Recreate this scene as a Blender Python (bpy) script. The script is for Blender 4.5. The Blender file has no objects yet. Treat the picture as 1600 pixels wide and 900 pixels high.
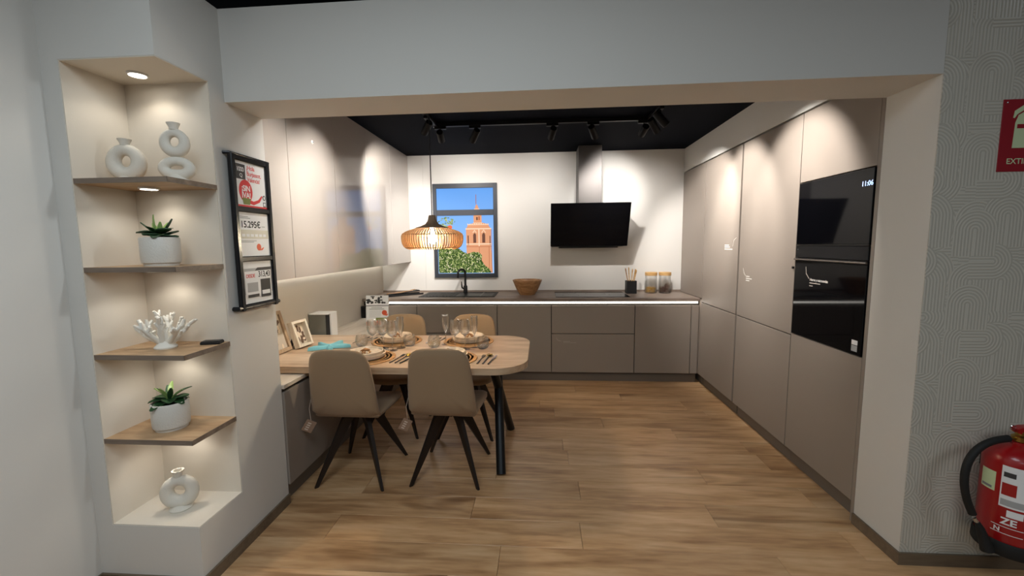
import bpy, bmesh, math, random
from mathutils import Matrix, Vector, Euler
random.seed(7)
PI = math.pi
sc = bpy.context.scene
C = sc.collection

# ------------------------------------------------------------------ camera
cam_d = bpy.data.cameras.new('camera'); cam = bpy.data.objects.new('camera', cam_d); C.objects.link(cam)
cam_d.sensor_width = 36.0; cam_d.lens = 651.56 / 1600 * 36.0; cam_d.clip_start = 0.02
cam.matrix_world = (Matrix.Translation((0, 0, 1.4551)) @ Matrix.Rotation(0.0701, 4, 'Z')
                    @ Matrix.Rotation(PI / 2 - 0.1049, 4, 'X') @ Matrix.Rotation(-0.0111, 4, 'Z'))
sc.camera = cam
# ------------------------------------------------------------------ world, exposure
w = bpy.data.worlds.new('world'); sc.world = w; w.use_nodes = True
w.node_tree.nodes['Background'].inputs[0].default_value = (0.75, 0.86, 1.0, 1)
w.node_tree.nodes['Background'].inputs[1].default_value = 0.04
vs = sc.view_settings
vs.view_transform = 'Standard'; vs.look = 'None'; vs.gamma = 1.0; vs.use_curve_mapping = False
vs.exposure = 0.75

def area_light(name, loc, size, size_y, power, color, rot=(0, 0, 0)):
    d = bpy.data.lights.new(name, 'AREA'); d.shape = 'RECTANGLE'; d.size = size; d.size_y = size_y
    d.energy = power; d.color = color
    o = bpy.data.objects.new(name, d); C.objects.link(o); o.location = loc; o.rotation_euler = rot
    return o
# the shop's cool ceiling panels, and a cool shop spotlight up over the papered wall
area_light('shop_ceiling_panel', (-0.5, 0.1, 2.85), 1.2, 1.2, 20, (0.82, 0.93, 1.0))
area_light('shop_ceiling_panel', (1.9, -1.0, 2.85), 1.2, 1.2, 17, (0.84, 0.94, 1.0))
area_light('shop_ceiling_panel', (-0.9, -2.4, 2.85), 1.2, 1.2, 10, (0.82, 0.93, 1.0))
def shop_spot(loc, aim, power, size):
    d = bpy.data.lights.new('shop_spotlight', 'SPOT'); d.energy = power; d.color = (0.86, 0.95, 1.0)
    d.spot_size = math.radians(size); d.spot_blend = 0.9; d.shadow_soft_size = 0.16
    o = bpy.data.objects.new('shop_spotlight', d); C.objects.link(o); o.location = loc
    o.rotation_euler = (Vector(aim) - Vector(loc)).to_track_quat('-Z', 'Y').to_euler()
shop_spot((3.0, 1.97, 2.95), (-1.9, 1.0, 0.35), 150, 46)

# ------------------------------------------------------------------ helpers
def lin(r, g, b):
    f = lambda c: (c / 255 / 12.92) if c / 255 <= 0.04045 else ((c / 255 + 0.055) / 1.055) ** 2.4
    return (f(r), f(g), f(b), 1)

MATS = {}
def mat(name, col=None, rough=0.5, metal=0.0, spec=0.5, emit=None, strength=0.0, trans=0.0, ior=1.45,
        coat=0.0, bump=0.0, bscale=200.0, noise=0.0, nscale=3.0, alpha=1.0, sheen=0.0):
    m = bpy.data.materials.new(name); m.use_nodes = True; MATS[name] = m
    nt = m.node_tree; b = nt.nodes['Principled BSDF']
    if col: b.inputs['Base Color'].default_value = col
    b.inputs['Roughness'].default_value = rough; b.inputs['Metallic'].default_value = metal
    b.inputs['Specular IOR Level'].default_value = spec; b.inputs['IOR'].default_value = ior
    b.inputs['Transmission Weight'].default_value = trans; b.inputs['Coat Weight'].default_value = coat
    b.inputs['Sheen Weight'].default_value = sheen
    b.inputs['Alpha'].default_value = alpha
    if emit:
        b.inputs['Emission Color'].default_value = emit; b.inputs['Emission Strength'].default_value = strength
    if bump or noise:
        tc = nt.nodes.new('ShaderNodeTexCoord')
    if bump:
        n = nt.nodes.new('ShaderNodeTexNoise'); n.inputs['Scale'].default_value = bscale; n.inputs['Detail'].default_value = 3
        bp = nt.nodes.new('ShaderNodeBump'); bp.inputs['Strength'].default_value = bump; bp.inputs['Distance'].default_value = 0.002
        nt.links.new(tc.outputs['Object'], n.inputs['Vector']); nt.links.new(n.outputs['Fac'], bp.inputs['Height'])
        nt.links.new(bp.outputs['Normal'], b.inputs['Normal'])
    if noise:
        n = nt.nodes.new('ShaderNodeTexNoise'); n.inputs['Scale'].default_value = nscale; n.inputs['Detail'].default_value = 5
        r = nt.nodes.new('ShaderNodeValToRGB')
        c = Vector(col[:3])
        r.color_ramp.elements[0].position = 0.3; r.color_ramp.elements[1].position = 0.7
        r.color_ramp.elements[0].color = (*(c * (1 - noise)), 1); r.color_ramp.elements[1].color = (*[min(1, x) for x in c * (1 + noise)], 1)
        nt.links.new(tc.outputs['Object'], n.inputs['Vector']); nt.links.new(n.outputs['Fac'], r.inputs['Fac'])
        nt.links.new(r.outputs['Color'], b.inputs['Base Color'])
    return m

def wood(name, dark, mid, light, axis='X', scale=1.0, rough=0.4, vary=0.0, streak=0.0, coords='Object', bump=0.05):
    m = bpy.data.materials.new(name); m.use_nodes = True; MATS[name] = m
    nt = m.node_tree; N = nt.nodes; L = nt.links; b = N['Principled BSDF']
    b.inputs['Roughness'].default_value = rough
    tc = N.new('ShaderNodeTexCoord'); oi = N.new('ShaderNodeObjectInfo')
    add = N.new('ShaderNodeVectorMath'); add.operation = 'ADD'
    mul = N.new('ShaderNodeVectorMath'); mul.operation = 'SCALE'; mul.inputs[0].default_value = (13.1, 7.7, 5.3)
    L.new(oi.outputs['Random'], mul.inputs['Scale']); L.new(tc.outputs[coords], add.inputs[0]); L.new(mul.outputs[0], add.inputs[1])
    mp = N.new('ShaderNodeMapping')
    s = {'X': (1.2, 9, 9), 'Y': (9, 1.2, 9), 'Z': (9, 9, 1.2)}[axis]
    mp.inputs['Scale'].default_value = tuple(scale * k for k in s); L.new(add.outputs[0], mp.inputs['Vector'])
    n1 = N.new('ShaderNodeTexNoise'); n1.inputs['Scale'].default_value = 1.3; n1.inputs['Detail'].default_value = 6; n1.inputs['Distortion'].default_value = 0.6
    n2 = N.new('ShaderNodeTexNoise'); n2.inputs['Scale'].default_value = 7; n2.inputs['Detail'].default_value = 4
    L.new(mp.outputs[0], n1.inputs['Vector']); L.new(mp.outputs[0], n2.inputs['Vector'])
    mx = N.new('ShaderNodeMix'); mx.inputs[0].default_value = 0.3
    L.new(n1.outputs['Fac'], mx.inputs[2]); L.new(n2.outputs['Fac'], mx.inputs[3])
    r = N.new('ShaderNodeValToRGB'); e = r.color_ramp.elements
    e[0].position = 0.33; e[0].color = dark; e[1].position = 0.68; e[1].color = light
    k = r.color_ramp.elements.new(0.5); k.color = mid
    L.new(mx.outputs[0], r.inputs['Fac'])
    col = r.outputs['Color']
    if streak:
        n3 = N.new('ShaderNodeTexNoise'); n3.inputs['Scale'].default_value = 0.75; n3.inputs['Detail'].default_value = 2; n3.inputs['Distortion'].default_value = 1.4
        L.new(mp.outputs[0], n3.inputs['Vector'])
        r3 = N.new('ShaderNodeValToRGB'); r3.color_ramp.elements[0].position = 0.62; r3.color_ramp.elements[0].color = (0, 0, 0, 1)
        r3.color_ramp.elements[1].position = 0.74; r3.color_ramp.elements[1].color = (streak,) * 3 + (1,)
        L.new(n3.outputs['Fac'], r3.inputs['Fac'])
        m3 = N.new('ShaderNodeMix'); m3.data_type = 'RGBA'; m3.blend_type = 'MULTIPLY'
        L.new(r3.outputs['Color'], m3.inputs[0]); L.new(col, m3.inputs[6]); m3.inputs[7].default_value = (0.42, 0.33, 0.26, 1)
        col = m3.outputs[2]
    if vary:
        hs = N.new('ShaderNodeHueSaturation'); mr = N.new('ShaderNodeMapRange')
        mr.inputs['To Min'].default_value = 1 - vary; mr.inputs['To Max'].default_value = 1 + vary
        L.new(oi.outputs['Random'], mr.inputs['Value']); L.new(mr.outputs[0], hs.inputs['Value']); L.new(col, hs.inputs['Color'])
        col = hs.outputs['Color']
    L.new(col, b.inputs['Base Color'])
    bp = N.new('ShaderNodeBump'); bp.inputs['Strength'].default_value = bump; bp.inputs['Distance'].default_value = 0.003
    L.new(n2.outputs['Fac'], bp.inputs['Height']); L.new(bp.outputs['Normal'], b.inputs['Normal'])
    return m

class MB:
    """collects shapes into one mesh"""
    def __init__(s): s.v = []; s.f = []
    def add(s, vs, fs, M=None):
        o = len(s.v)
        s.v += [tuple(M @ Vector(p)) if M else tuple(p) for p in vs]
        s.f += [tuple(i + o for i in f) for f in fs]
        return s
    def box(s, x0, x1, y0, y1, z0, z1, bev=0.0, M=None, seg=1):
        if bev <= 0:
            vs = [(x0, y0, z0), (x1, y0, z0), (x1, y1, z0), (x0, y1, z0), (x0, y0, z1), (x1, y0, z1), (x1, y1, z1), (x0, y1, z1)]
            return s.add(vs, [(0, 3, 2, 1), (4, 5, 6, 7), (0, 1, 5, 4), (1, 2, 6, 5), (2, 3, 7, 6), (3, 0, 4, 7)], M)
        bm = bmesh.new(); bmesh.ops.create_cube(bm, size=1)
        for v in bm.verts:
            v.co = ((x0 + x1) / 2 + v.co.x * (x1 - x0), (y0 + y1) / 2 + v.co.y * (y1 - y0), (z0 + z1) / 2 + v.co.z * (z1 - z0))
        bmesh.ops.bevel(bm, geom=bm.edges[:], offset=bev, segments=seg, affect='EDGES', profile=0.5)
        bm.verts.index_update()
        vs = [v.co.copy() for v in bm.verts]; fs = [[v.index for v in f.verts] for f in bm.faces]; bm.free()
        return s.add(vs, fs, M)
    def prism(s, pts, a0, a1, axis='Z', M=None):
        """polygon pts (2-D, counter-clockwise) extruded along axis"""
        n = len(pts)
        def P(p, a): return {'Z': (p[0], p[1], a), 'Y': (p[0], a, p[1]), 'X': (a, p[0], p[1])}[axis]
        vs = [P(p, a0) for p in pts] + [P(p, a1) for p in pts]
        fs = [tuple(range(n - 1, -1, -1)), tuple(range(n, 2 * n))] + [(i, (i + 1) % n, n + (i + 1) % n, n + i) for i in range(n)]
        if axis == 'Y': fs = [f[::-1] for f in fs]
        return s.add(vs, fs, M)
    def lathe(s, prof, seg=24, M=None, closed=False):
        """profile [(r,z)] about Z"""
        vs = []; fs = []; n = len(prof)
        for r, z in prof:
            for k in range(seg):
                a = 2 * PI * k / seg; vs.append((r * math.cos(a), r * math.sin(a), z))
        rng = n if closed else n - 1
        for i in range(rng):
            j = (i + 1) % n
            for k in range(seg):
                k2 = (k + 1) % seg
                fs.append((i * seg + k, i * seg + k2, j * seg + k2, j * seg + k))
        if not closed:
            if prof[0][0] > 1e-6: fs.append(tuple(range(seg - 1, -1, -1)))
            if prof[-1][0] > 1e-6: fs.append(tuple((n - 1) * seg + k for k in range(seg)))
        return s.add(vs, fs, M)
    def tube(s, path, rad, seg=8, M=None, flat=1.0):
        path = [Vector(p) for p in path]; n = len(path)
        rads = rad if isinstance(rad, (list, tuple)) else [rad] * n
        vs = []; fs = []; up = None
        for i, p in enumerate(path):
            t = (path[min(i + 1, n - 1)] - path[max(i - 1, 0)]).normalized()
            if up is None:
                up = Vector((0, 0, 1)) if abs(t.z) < 0.9 else Vector((1, 0, 0))
            a = t.cross(up).normalized(); up2 = a.cross(t).normalized(); up = up2
            for k in range(seg):
                g = 2 * PI * k / seg
                vs.append(p + a * math.cos(g) * rads[i] + up2 * math.sin(g) * rads[i] * flat)
        for i in range(n - 1):
            for k in range(seg):
                k2 = (k + 1) % seg
                fs.append((i * seg + k, i * seg + k2, (i + 1) * seg + k2, (i + 1) * seg + k))
        fs.append(tuple(range(seg - 1, -1, -1))); fs.append(tuple((n - 1) * seg + k for k in range(seg)))
        return s.add(vs, fs, M)
    def build(s, name, m, parent=None, smooth=None, local=False):
        me = bpy.data.meshes.new(name); me.from_pydata(s.v, [], s.f); me.update()
        return link(name, me, m, parent, smooth, local)

def root_of(o):
    while o.parent: o = o.parent
    return o
def link(name, me, m, parent=None, smooth=None, local=False):
    """meshes are given in world coordinates unless local is set"""
    o = bpy.data.objects.new(name, me); C.objects.link(o)
    if m is not None:
        me.materials.clear(); me.materials.append(MATS[m] if isinstance(m, str) else m)
    if parent:
        o.parent = parent
        if not local: me.transform(root_of(parent).matrix_basis.inverted())
    if smooth is not None:
        me.shade_smooth(); me.set_sharp_from_angle(angle=math.radians(smooth))
    return o
def tag(o, label, cat, group=None, kind=None):
    o['label'] = label; o['category'] = cat
    if group: o['group'] = group
    if kind: o['kind'] = kind
    return o
def thing(name, label, cat, loc=(0, 0, 0), rz=0.0, group=None, kind=None):
    o = bpy.data.objects.new(name, None); C.objects.link(o); o.empty_display_size = 0.05
    o.location = loc; o.rotation_euler = (0, 0, rz)
    o.matrix_basis = Matrix.Translation(loc) @ Matrix.Rotation(rz, 4, 'Z')
    return tag(o, label, cat, group, kind)
def part(name, m, parent, x0, x1, y0, y1, z0, z1, bev=0.0, local=False):
    return MB().box(x0, x1, y0, y1, z0, z1, bev).build(name, m, parent, local=local)
def struct(name, m, label, cat, *boxes, smooth=None):
    mb = MB()
    for b in boxes: mb.box(*b)
    o = mb.build(name, m); tag(o, label, cat, kind='structure'); return o
def dup(root, loc, rz, label=None):
    r = root.copy(); C.objects.link(r)
    r.matrix_basis = Matrix.Translation(loc) @ Matrix.Rotation(rz, 4, 'Z')
    if label: r['label'] = label
    for ch in list(root.children):
        c = ch.copy(); C.objects.link(c); c.parent = r
        for g in list(ch.children):
            d = g.copy(); C.objects.link(d); d.parent = c
    return r
FACE = {  # frames for flat print: columns right, up, normal
    '-Y': Matrix(((1, 0, 0), (0, 0, -1), (0, 1, 0))),
    '+X': Matrix(((0, 0, 1), (1, 0, 0), (0, 1, 0))),
    '-X': Matrix(((0, 0, -1), (-1, 0, 0), (0, 1, 0))),
}
def frame_m(face, loc): return Matrix.Translation(loc) @ FACE[face].to_4x4()
def text_mesh(s, size, align='LEFT', bold=0.0, spacing=1.0):
    cu = bpy.data.curves.new('lettering', 'FONT'); cu.body = s; cu.size = size; cu.align_x = align
    cu.offset = bold * size; cu.space_character = spacing; cu.resolution_u = 3
    o = bpy.data.objects.new('lettering', cu); C.objects.link(o)
    dg = bpy.context.evaluated_depsgraph_get(); dg.update()
    me = bpy.data.meshes.new_from_object(o.evaluated_get(dg))
    C.objects.unlink(o); bpy.data.objects.remove(o); bpy.data.curves.remove(cu)
    return me
def text(name, s, size, m, parent, M, align='LEFT', bold=0.0, spacing=1.0, local=False):
    me = text_mesh(s, size, align, bold, spacing); me.transform(M); me.name = name
    return link(name, me, m, parent, local=local)
def flat_poly(name, polys, m, parent, M, thick=0.0006, local=False):
    mb = MB()
    for p in polys: mb.prism(p, 0, thick, 'Z', M)
    return mb.build(name, m, parent, local=local)
def ell(cx, cy, rx, ry, n=24, a0=0, a1=2 * PI):
    full = abs(a1 - a0 - 2 * PI) < 1e-6
    return [(cx + rx * math.cos(a0 + (a1 - a0) * k / (n if full else n - 1)), cy + ry * math.sin(a0 + (a1 - a0) * k / (n if full else n - 1))) for k in range(n)]
def rect(x0, x1, y0, y1): return [(x0, y0), (x1, y0), (x1, y1), (x0, y1)]

# ------------------------------------------------------------------ materials
mat('paint', lin(214, 211, 205), 0.7, bump=0.08, bscale=300)
mat('panel_white', lin(222, 219, 214), 0.5, bump=0.05, bscale=250)
mat('niche_cream', lin(220, 211, 197), 0.65, bump=0.15, bscale=260)
mat('splash', lin(214, 206, 194), 0.55, bump=0.25, bscale=160)
mat('ceiling_navy', lin(7, 11, 21), 0.85, spec=0.08)
mat('track_black', lin(13, 13, 16), 0.5, spec=0.3)
mat('shop_ceiling', lin(16, 17, 20), 0.8)
mat('taupe', lin(147, 136, 126), 0.45, bump=0.03, bscale=400)
mat('taupe_gloss', lin(176, 167, 158), 0.4, spec=0.3, coat=1.0)
MATS['taupe_gloss'].node_tree.nodes['Principled BSDF'].inputs['Coat Roughness'].default_value = 0.04
mat('carcass', lin(58, 52, 46), 0.6)
mat('profile_dark', lin(62, 56, 50), 0.4)
mat('plinth', lin(112, 102, 92), 0.5)
mat('black_metal', lin(22, 22, 24), 0.38, metal=0.3)
mat('black_matte', lin(24, 24, 26), 0.55)
mat('black_glass', lin(5, 6, 10), 0.06, spec=0.22)
mat('oven_glass', lin(8, 8, 11), 0.05, spec=0.26)
mat('steel_dark', lin(70, 68, 66), 0.32, metal=0.9)
mat('chimney_grey', lin(96, 92, 90), 0.42, metal=0.55)
mat('chrome', lin(200, 200, 200), 0.15, metal=1.0)
mat('steel', lin(176, 170, 165), 0.25, metal=1.0)
mat('gold', lin(214, 172, 80), 0.2, metal=1.0)
mat('brass', lin(176, 145, 80), 0.3, metal=1.0)
mat('frame_black', lin(20, 21, 24), 0.25)
mat('window_frame', lin(50, 54, 62), 0.45)
mat('fabric', lin(154, 128, 99), 0.85, bump=0.25, bscale=900, sheen=0.2)
mat('leg_metal', lin(52, 44, 40), 0.4, metal=0.5)
def thin_glass():
    m = bpy.data.materials.new('glass'); m.use_nodes = True; MATS['glass'] = m
    nt = m.node_tree; N = nt.nodes; N.remove(N['Principled BSDF']); out = N['Material Output']
    t = N.new('ShaderNodeBsdfTransparent'); t.inputs[0].default_value = (0.97, 0.975, 0.97, 1)
    g = N.new('ShaderNodeBsdfGlass'); g.inputs['Roughness'].default_value = 0.0; g.inputs['IOR'].default_value = 1.5
    h = N.new('ShaderNodeBsdfGlossy'); h.inputs['Roughness'].default_value = 0.03
    m1 = N.new('ShaderNodeMixShader'); m1.inputs[0].default_value = 0.55
    m2 = N.new('ShaderNodeMixShader'); m2.inputs[0].default_value = 0.04
    nt.links.new(t.outputs[0], m1.inputs[1]); nt.links.new(g.outputs[0], m1.inputs[2])
    nt.links.new(m1.outputs[0], m2.inputs[1]); nt.links.new(h.outputs[0], m2.inputs[2]); nt.links.new(m2.outputs[0], out.inputs['Surface'])
thin_glass()
mat('plate', lin(224, 206, 182), 0.25, noise=0.2, nscale=26)
mat('ceramic_white', lin(224, 217, 204), 0.75, bump=0.5, bscale=260)
mat('pot', lin(214, 208, 198), 0.35, bump=0.9, bscale=170)
mat('coral', lin(236, 231, 220), 0.6, bump=0.3, bscale=200)
mat('leaf_dark', lin(40, 74, 42), 0.4)
mat('leaf_light', lin(140, 168, 96), 0.42)
mat('soil', lin(50, 40, 30), 0.9)
mat('paper', lin(236, 236, 236), 0.5)
mat('paper_grey', lin(170, 170, 170), 0.5)
mat('paper_band', lin(214, 210, 194), 0.5)
mat('ink', lin(30, 30, 32), 0.6)
mat('ink_grey', lin(130, 130, 130), 0.6)
mat('ink_red', lin(214, 60, 62), 0.55)
mat('ink_orange', lin(226, 96, 60), 0.55)
mat('ink_green', lin(122, 130, 66), 0.55)
mat('ink_dark_grey', lin(62, 60, 60), 0.55)
mat('ink_white', lin(240, 240, 240), 0.5)
mat('decal', lin(236, 232, 226), 0.5)
mat('decal_faint', lin(190, 180, 168), 0.5)
mat('sign_red', lin(150, 24, 36), 0.45)
mat('sign_green', lin(206, 220, 176), 0.5)
mat('ext_red', lin(160, 20, 24), 0.3, coat=0.3)
mat('rubber', lin(24, 23, 22), 0.7)
mat('turquoise', lin(124, 190, 200), 0.8, bump=0.6, bscale=220)
mat('tag_card', lin(150, 120, 98), 0.7)
mat('tag_print', lin(214, 196, 180), 0.6)
mat('grey_box', lin(112, 112, 104), 0.5)
mat('lid_white', lin(236, 234, 230), 0.35)
mat('pasta', lin(214, 166, 60), 0.6)
mat('nuts', lin(96, 62, 44), 0.6)
mat('led', emit=(1.0, 0.95, 0.86, 1), strength=3.2)
mat('led_under', emit=(1.0, 0.95, 0.84, 1), strength=11.0)
mat('puck_lens', emit=(1.0, 0.95, 0.86, 1), strength=9.0)
mat('spot_lens', emit=(1.0, 0.95, 0.88, 1), strength=12.0)
mat('bulb', emit=(1.0, 0.86, 0.62, 1), strength=230.0)
mat('display', emit=lin(150, 190, 255), strength=1.6)
wood('floor_oak', lin(152, 110, 72), lin(200, 158, 114), lin(224, 188, 146), 'X', 0.75, 0.34, vary=0.10, streak=0.8, bump=0.04)
mat('floor_base', lin(120, 92, 66), 0.6)
wood('table_oak', lin(158, 128, 100), lin(194, 165, 134), lin(214, 189, 160), 'X', 0.9, 0.42, streak=0.3)
wood('worktop', lin(112, 98, 88), lin(140, 124, 112), lin(160, 144, 130), 'X', 1.4, 0.4)
wood('pale_top', lin(196, 180, 160), lin(214, 200, 182), lin(224, 212, 196), 'Y', 1.2, 0.45)
wood('shelf_oak', lin(150, 118, 86), lin(180, 146, 110), lin(200, 168, 130), 'X', 1.6, 0.5)
wood('shelf_edge', lin(104, 88, 74), lin(122, 106, 92), lin(136, 120, 104), 'X', 1.6, 0.55)
wood('skirting', lin(92, 78, 62), lin(110, 94, 76), lin(124, 108, 88), 'X', 1.0, 0.5)
wood('slat_wood', lin(176, 134, 88), lin(204, 162, 112), lin(216, 178, 128), 'Z', 3.0, 0.55)
wood('lamp_top', lin(120, 98, 76), lin(142, 118, 94), lin(158, 134, 108), 'Z', 3.0, 0.6)
wood('bowl_wood', lin(128, 90, 56), lin(166, 122, 80), lin(190, 148, 104), 'X', 4.0, 0.4)
wood('bamboo', lin(182, 138, 84), lin(206, 164, 106), lin(220, 182, 126), 'X', 4.0, 0.5)
wood('frame_wood', lin(150, 124, 96), lin(176, 150, 120), lin(196, 172, 142), 'Z', 4.0, 0.6)
wood('frame_pale', lin(212, 196, 170), lin(226, 212, 190), lin(236, 224, 204), 'Z', 4.0, 0.6)
wood('mat_wood', lin(168, 122, 74), lin(192, 146, 96), lin(206, 164, 114), 'X', 5.0, 0.7)

def wallpaper_material():
    m = bpy.data.materials.new('wallpaper'); m.use_nodes = True; MATS['wallpaper'] = m
    nt = m.node_tree; N = nt.nodes; L = nt.links; b = N['Principled BSDF']
    b.inputs['Roughness'].default_value = 0.6
    tc = N.new('ShaderNodeTexCoord'); sp = N.new('ShaderNodeSeparateXYZ'); L.new(tc.outputs['Object'], sp.inputs[0])
    def M(op, a, bb=None, c=None):
        n = N.new('ShaderNodeMath'); n.operation = op
        for i, x in enumerate((a, bb, c)):
            if x is None: continue
            if isinstance(x, (int, float)): n.inputs[i].default_value = x
            else: L.new(x, n.inputs[i])
        return n.outputs[0]
    X, Z = sp.outputs['X'], sp.outputs['Z']
    def layer(ox, oz, px, pz, R, flip):
        x = M('SUBTRACT', M('MULTIPLY', M('FRACT', M('DIVIDE', M('ADD', X, ox + 10), px)), px), px / 2)
        z = M('SUBTRACT', M('MULTIPLY', M('FRACT', M('DIVIDE', M('ADD', Z, oz + 10), pz)), pz), pz * 0.55)
        if flip: x, z = z, x
        zp = M('MAXIMUM', z, 0.0)
        d = M('SQRT', M('ADD', M('MULTIPLY', x, x), M('MULTIPLY', zp, zp)))
        return d, M('LESS_THAN', d, R), M('GREATER_THAN', z, -R * 1.25)
    base = M('ABSOLUTE', M('SUBTRACT', M('FRACT', M('MULTIPLY', Z, 7.0)), 0.5))
    dist = M('MULTIPLY', base, 0.15)
    for a in ((0.0, 0.0, 0.23, 0.19, 0.105, True), (0.09, 0.11, 0.19, 0.25, 0.085, False), (0.03, 0.21, 0.31, 0.27, 0.10, False),
              (0.17, 0.04, 0.29, 0.33, 0.075, True), (0.24, 0.15, 0.37, 0.31, 0.085, False)):
        d, m1, m2 = layer(*a)
        k = M('MULTIPLY', m1, m2)
        dist = M('ADD', M('MULTIPLY', d, k), M('MULTIPLY', dist, M('SUBTRACT', 1.0, k)))
    ring = M('SINE', M('MULTIPLY', dist, 2 * PI / 0.0128))
    ring = M('MULTIPLY_ADD', ring, 0.5, 0.5)
    cr = N.new('ShaderNodeValToRGB'); cr.color_ramp.elements[0].color = lin(182, 176, 163); cr.color_ramp.elements[1].color = lin(206, 200, 187)
    L.new(ring, cr.inputs['Fac']); L.new(cr.outputs['Color'], b.inputs['Base Color'])
    bp = N.new('ShaderNodeBump'); bp.inputs['Strength'].default_value = 0.5; bp.inputs['Distance'].default_value = 0.0015
    L.new(ring, bp.inputs['Height']); L.new(bp.outputs['Normal'], b.inputs['Normal'])
wallpaper_material()

# ------------------------------------------------------------------ key dimensions (metres)
YB, XR, XL, ZC, ZT = 4.917, 1.606, -1.556, 2.494, 2.227     # back wall, tall fronts, wall-unit fronts, ceiling, tall tops
XW, ZW, ZTOP = -1.910, 0.890, 2.514                          # left kitchen wall, worktop, top of the shop partitions
XC, YA, YCB, XS = -1.439, 1.545, 2.147, -1.906               # column side face, front face, rear; shop left wall
XN, YN, ZN0, ZN1 = -1.828, 1.797, 0.284, 2.169               # niche
YH, YHB, ZH = 1.860, 2.136, 2.113                            # header

# ------------------------------------------------------------------ floor
floor = struct('floor', 'floor_base', 'warm oak plank floor running through shop and kitchen', 'floor', (-4, 5, -4, 5.2, -0.06, -0.012))
PW, PL = 0.192, 1.285
def plank_mesh(L):
    return MB().box(0.0008, L - 0.0008, 0.0008, PW - 0.0008, -0.012, 0, 0.0012)
full = None
rowi = 0; y = 0.72
while y < YB:
    x = -2.3 - random.random() * PL
    while x < 3.4:
        if x + PL > -2.0 and x < (2.3 if y > 2 else 3.4):
            if full is None:
                o = plank_mesh(PL).build('plank', 'floor_oak', floor); full = o.data
            else:
                o = bpy.data.objects.new('plank', full); C.objects.link(o); o.parent = floor
            o.location = (x, y, 0)
        x += PL
    y += PW; rowi += 1

# ------------------------------------------------------------------ shell of the bay
struct('wall_left', 'paint', 'pale painted shop wall left of the shelf column', 'wall', (XS - 0.12, XS, -4, YA + 0.05, 0, ZTOP))
col = struct('wall_column', 'paint', 'pale painted column with a lit open corner niche of shelves', 'column',
             (XS - 0.12, XC, YA, YCB, 0, ZN0 - 0.004), (XS - 0.12, XC, YA, YCB, ZN1 + 0.004, ZTOP),
             (XS - 0.12, XN - 0.004, YA, YN + 0.004, ZN0 - 0.004, ZN1 + 0.004), (XS - 0.12, XC, YN + 0.004, YCB, ZN0 - 0.004, ZN1 + 0.004))
e = 0.0015
part('niche_back', 'niche_cream', col, XN, XC - e, YN, YN + 0.004, ZN0, ZN1)
part('niche_side', 'niche_cream', col, XN - 0.004, XN, YA + e, YN + 0.004, ZN0, ZN1)
part('niche_top', 'niche_cream', col, XN - 0.004, XC - e, YA + e, YN + 0.004, ZN1, ZN1 + 0.004)
part('niche_bottom', 'niche_cream', col, XN - 0.004, XC - e, YA + e, YN + 0.004, ZN0 - 0.004, ZN0)
hd = MB().prism([(XC, 1.888), (XR, YH), (XR, YHB), (XC, YCB - 0.002)], ZH, ZTOP).build('wall_header', 'paint')
tag(hd, 'wide painted beam over the kitchen bay opening', 'beam', kind='structure')
wr = struct('wall_right', 'paint', 'plain end wall at the right of the bay, papered in front', 'wall', (XR, 4.2, YH + 0.003, YHB, 0, ZTOP))
part('wallpaper', 'wallpaper', wr, XR + 0.001, 4.2, YH, YH + 0.003, 0.0, ZTOP)
wb = struct('wall_back', 'carcass', 'white panelled back wall of the kitchen', 'wall', (XW - 0.12, 2.3, YB + 0.012, YB + 0.13, 0, 2.7))
part('wall_panel', 'panel_white', wb, XW - 0.05, -1.3805, YB, YB + 0.012, 0.6, ZC, 0.0008)
part('wall_panel', 'panel_white', wb, -1.3795, 2.25, YB, YB + 0.012, 0.6, ZC, 0.0008)
struct('wall_kitchen_left', 'splash', 'textured pale wall behind the low cabinets and table end', 'wall', (XW - 0.12, XW, YCB, YB + 0.012, 0, 2.7))
struct('wall_kitchen_right', 'paint', 'plain wall behind the tall cabinets', 'wall', (2.215, 2.3, YHB, YB + 0.012, 0, 2.7))
struct('ceiling', 'ceiling_navy', 'dark navy ceiling over the kitchen', 'ceiling', (XW - 0.1, 2.3, YHB, YB + 0.1, ZC, ZC + 0.05))
struct('ceiling_shop', 'shop_ceiling', 'black open shop ceiling above the partitions', 'ceiling', (-6, 6, -5, 2.1, 3.1, 3.2), (-6, 6, 2.1, 6, 3.1, 3.2))
struct('trim_bulkhead', 'panel_white', 'white bulkhead panel over the tall cabinets', 'trim', (XR, 2.21, YHB, YB - 0.001, ZT + 0.012, ZC - 0.001))
# baseboards
struct('baseboard_column', 'skirting', 'brown baseboard round the foot of the shelf column', 'baseboard',
       (XC, XC + 0.010, YA - 0.010, YCB, 0.0, 0.056), (XS + 0.010, XC, YA - 0.010, YA, 0.0, 0.056))
struct('baseboard_left', 'skirting', 'brown baseboard along the left shop wall', 'baseboard', (XS, XS + 0.010, -3.5, YA, 0.0, 0.056))
struct('baseboard_right', 'skirting', 'brown baseboard round the papered end wall', 'baseboard',
       (XR - 0.010, XR, YH - 0.010, YHB, 0.0, 0.056), (XR, 4.2, YH - 0.010, YH, 0.0, 0.056))

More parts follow.
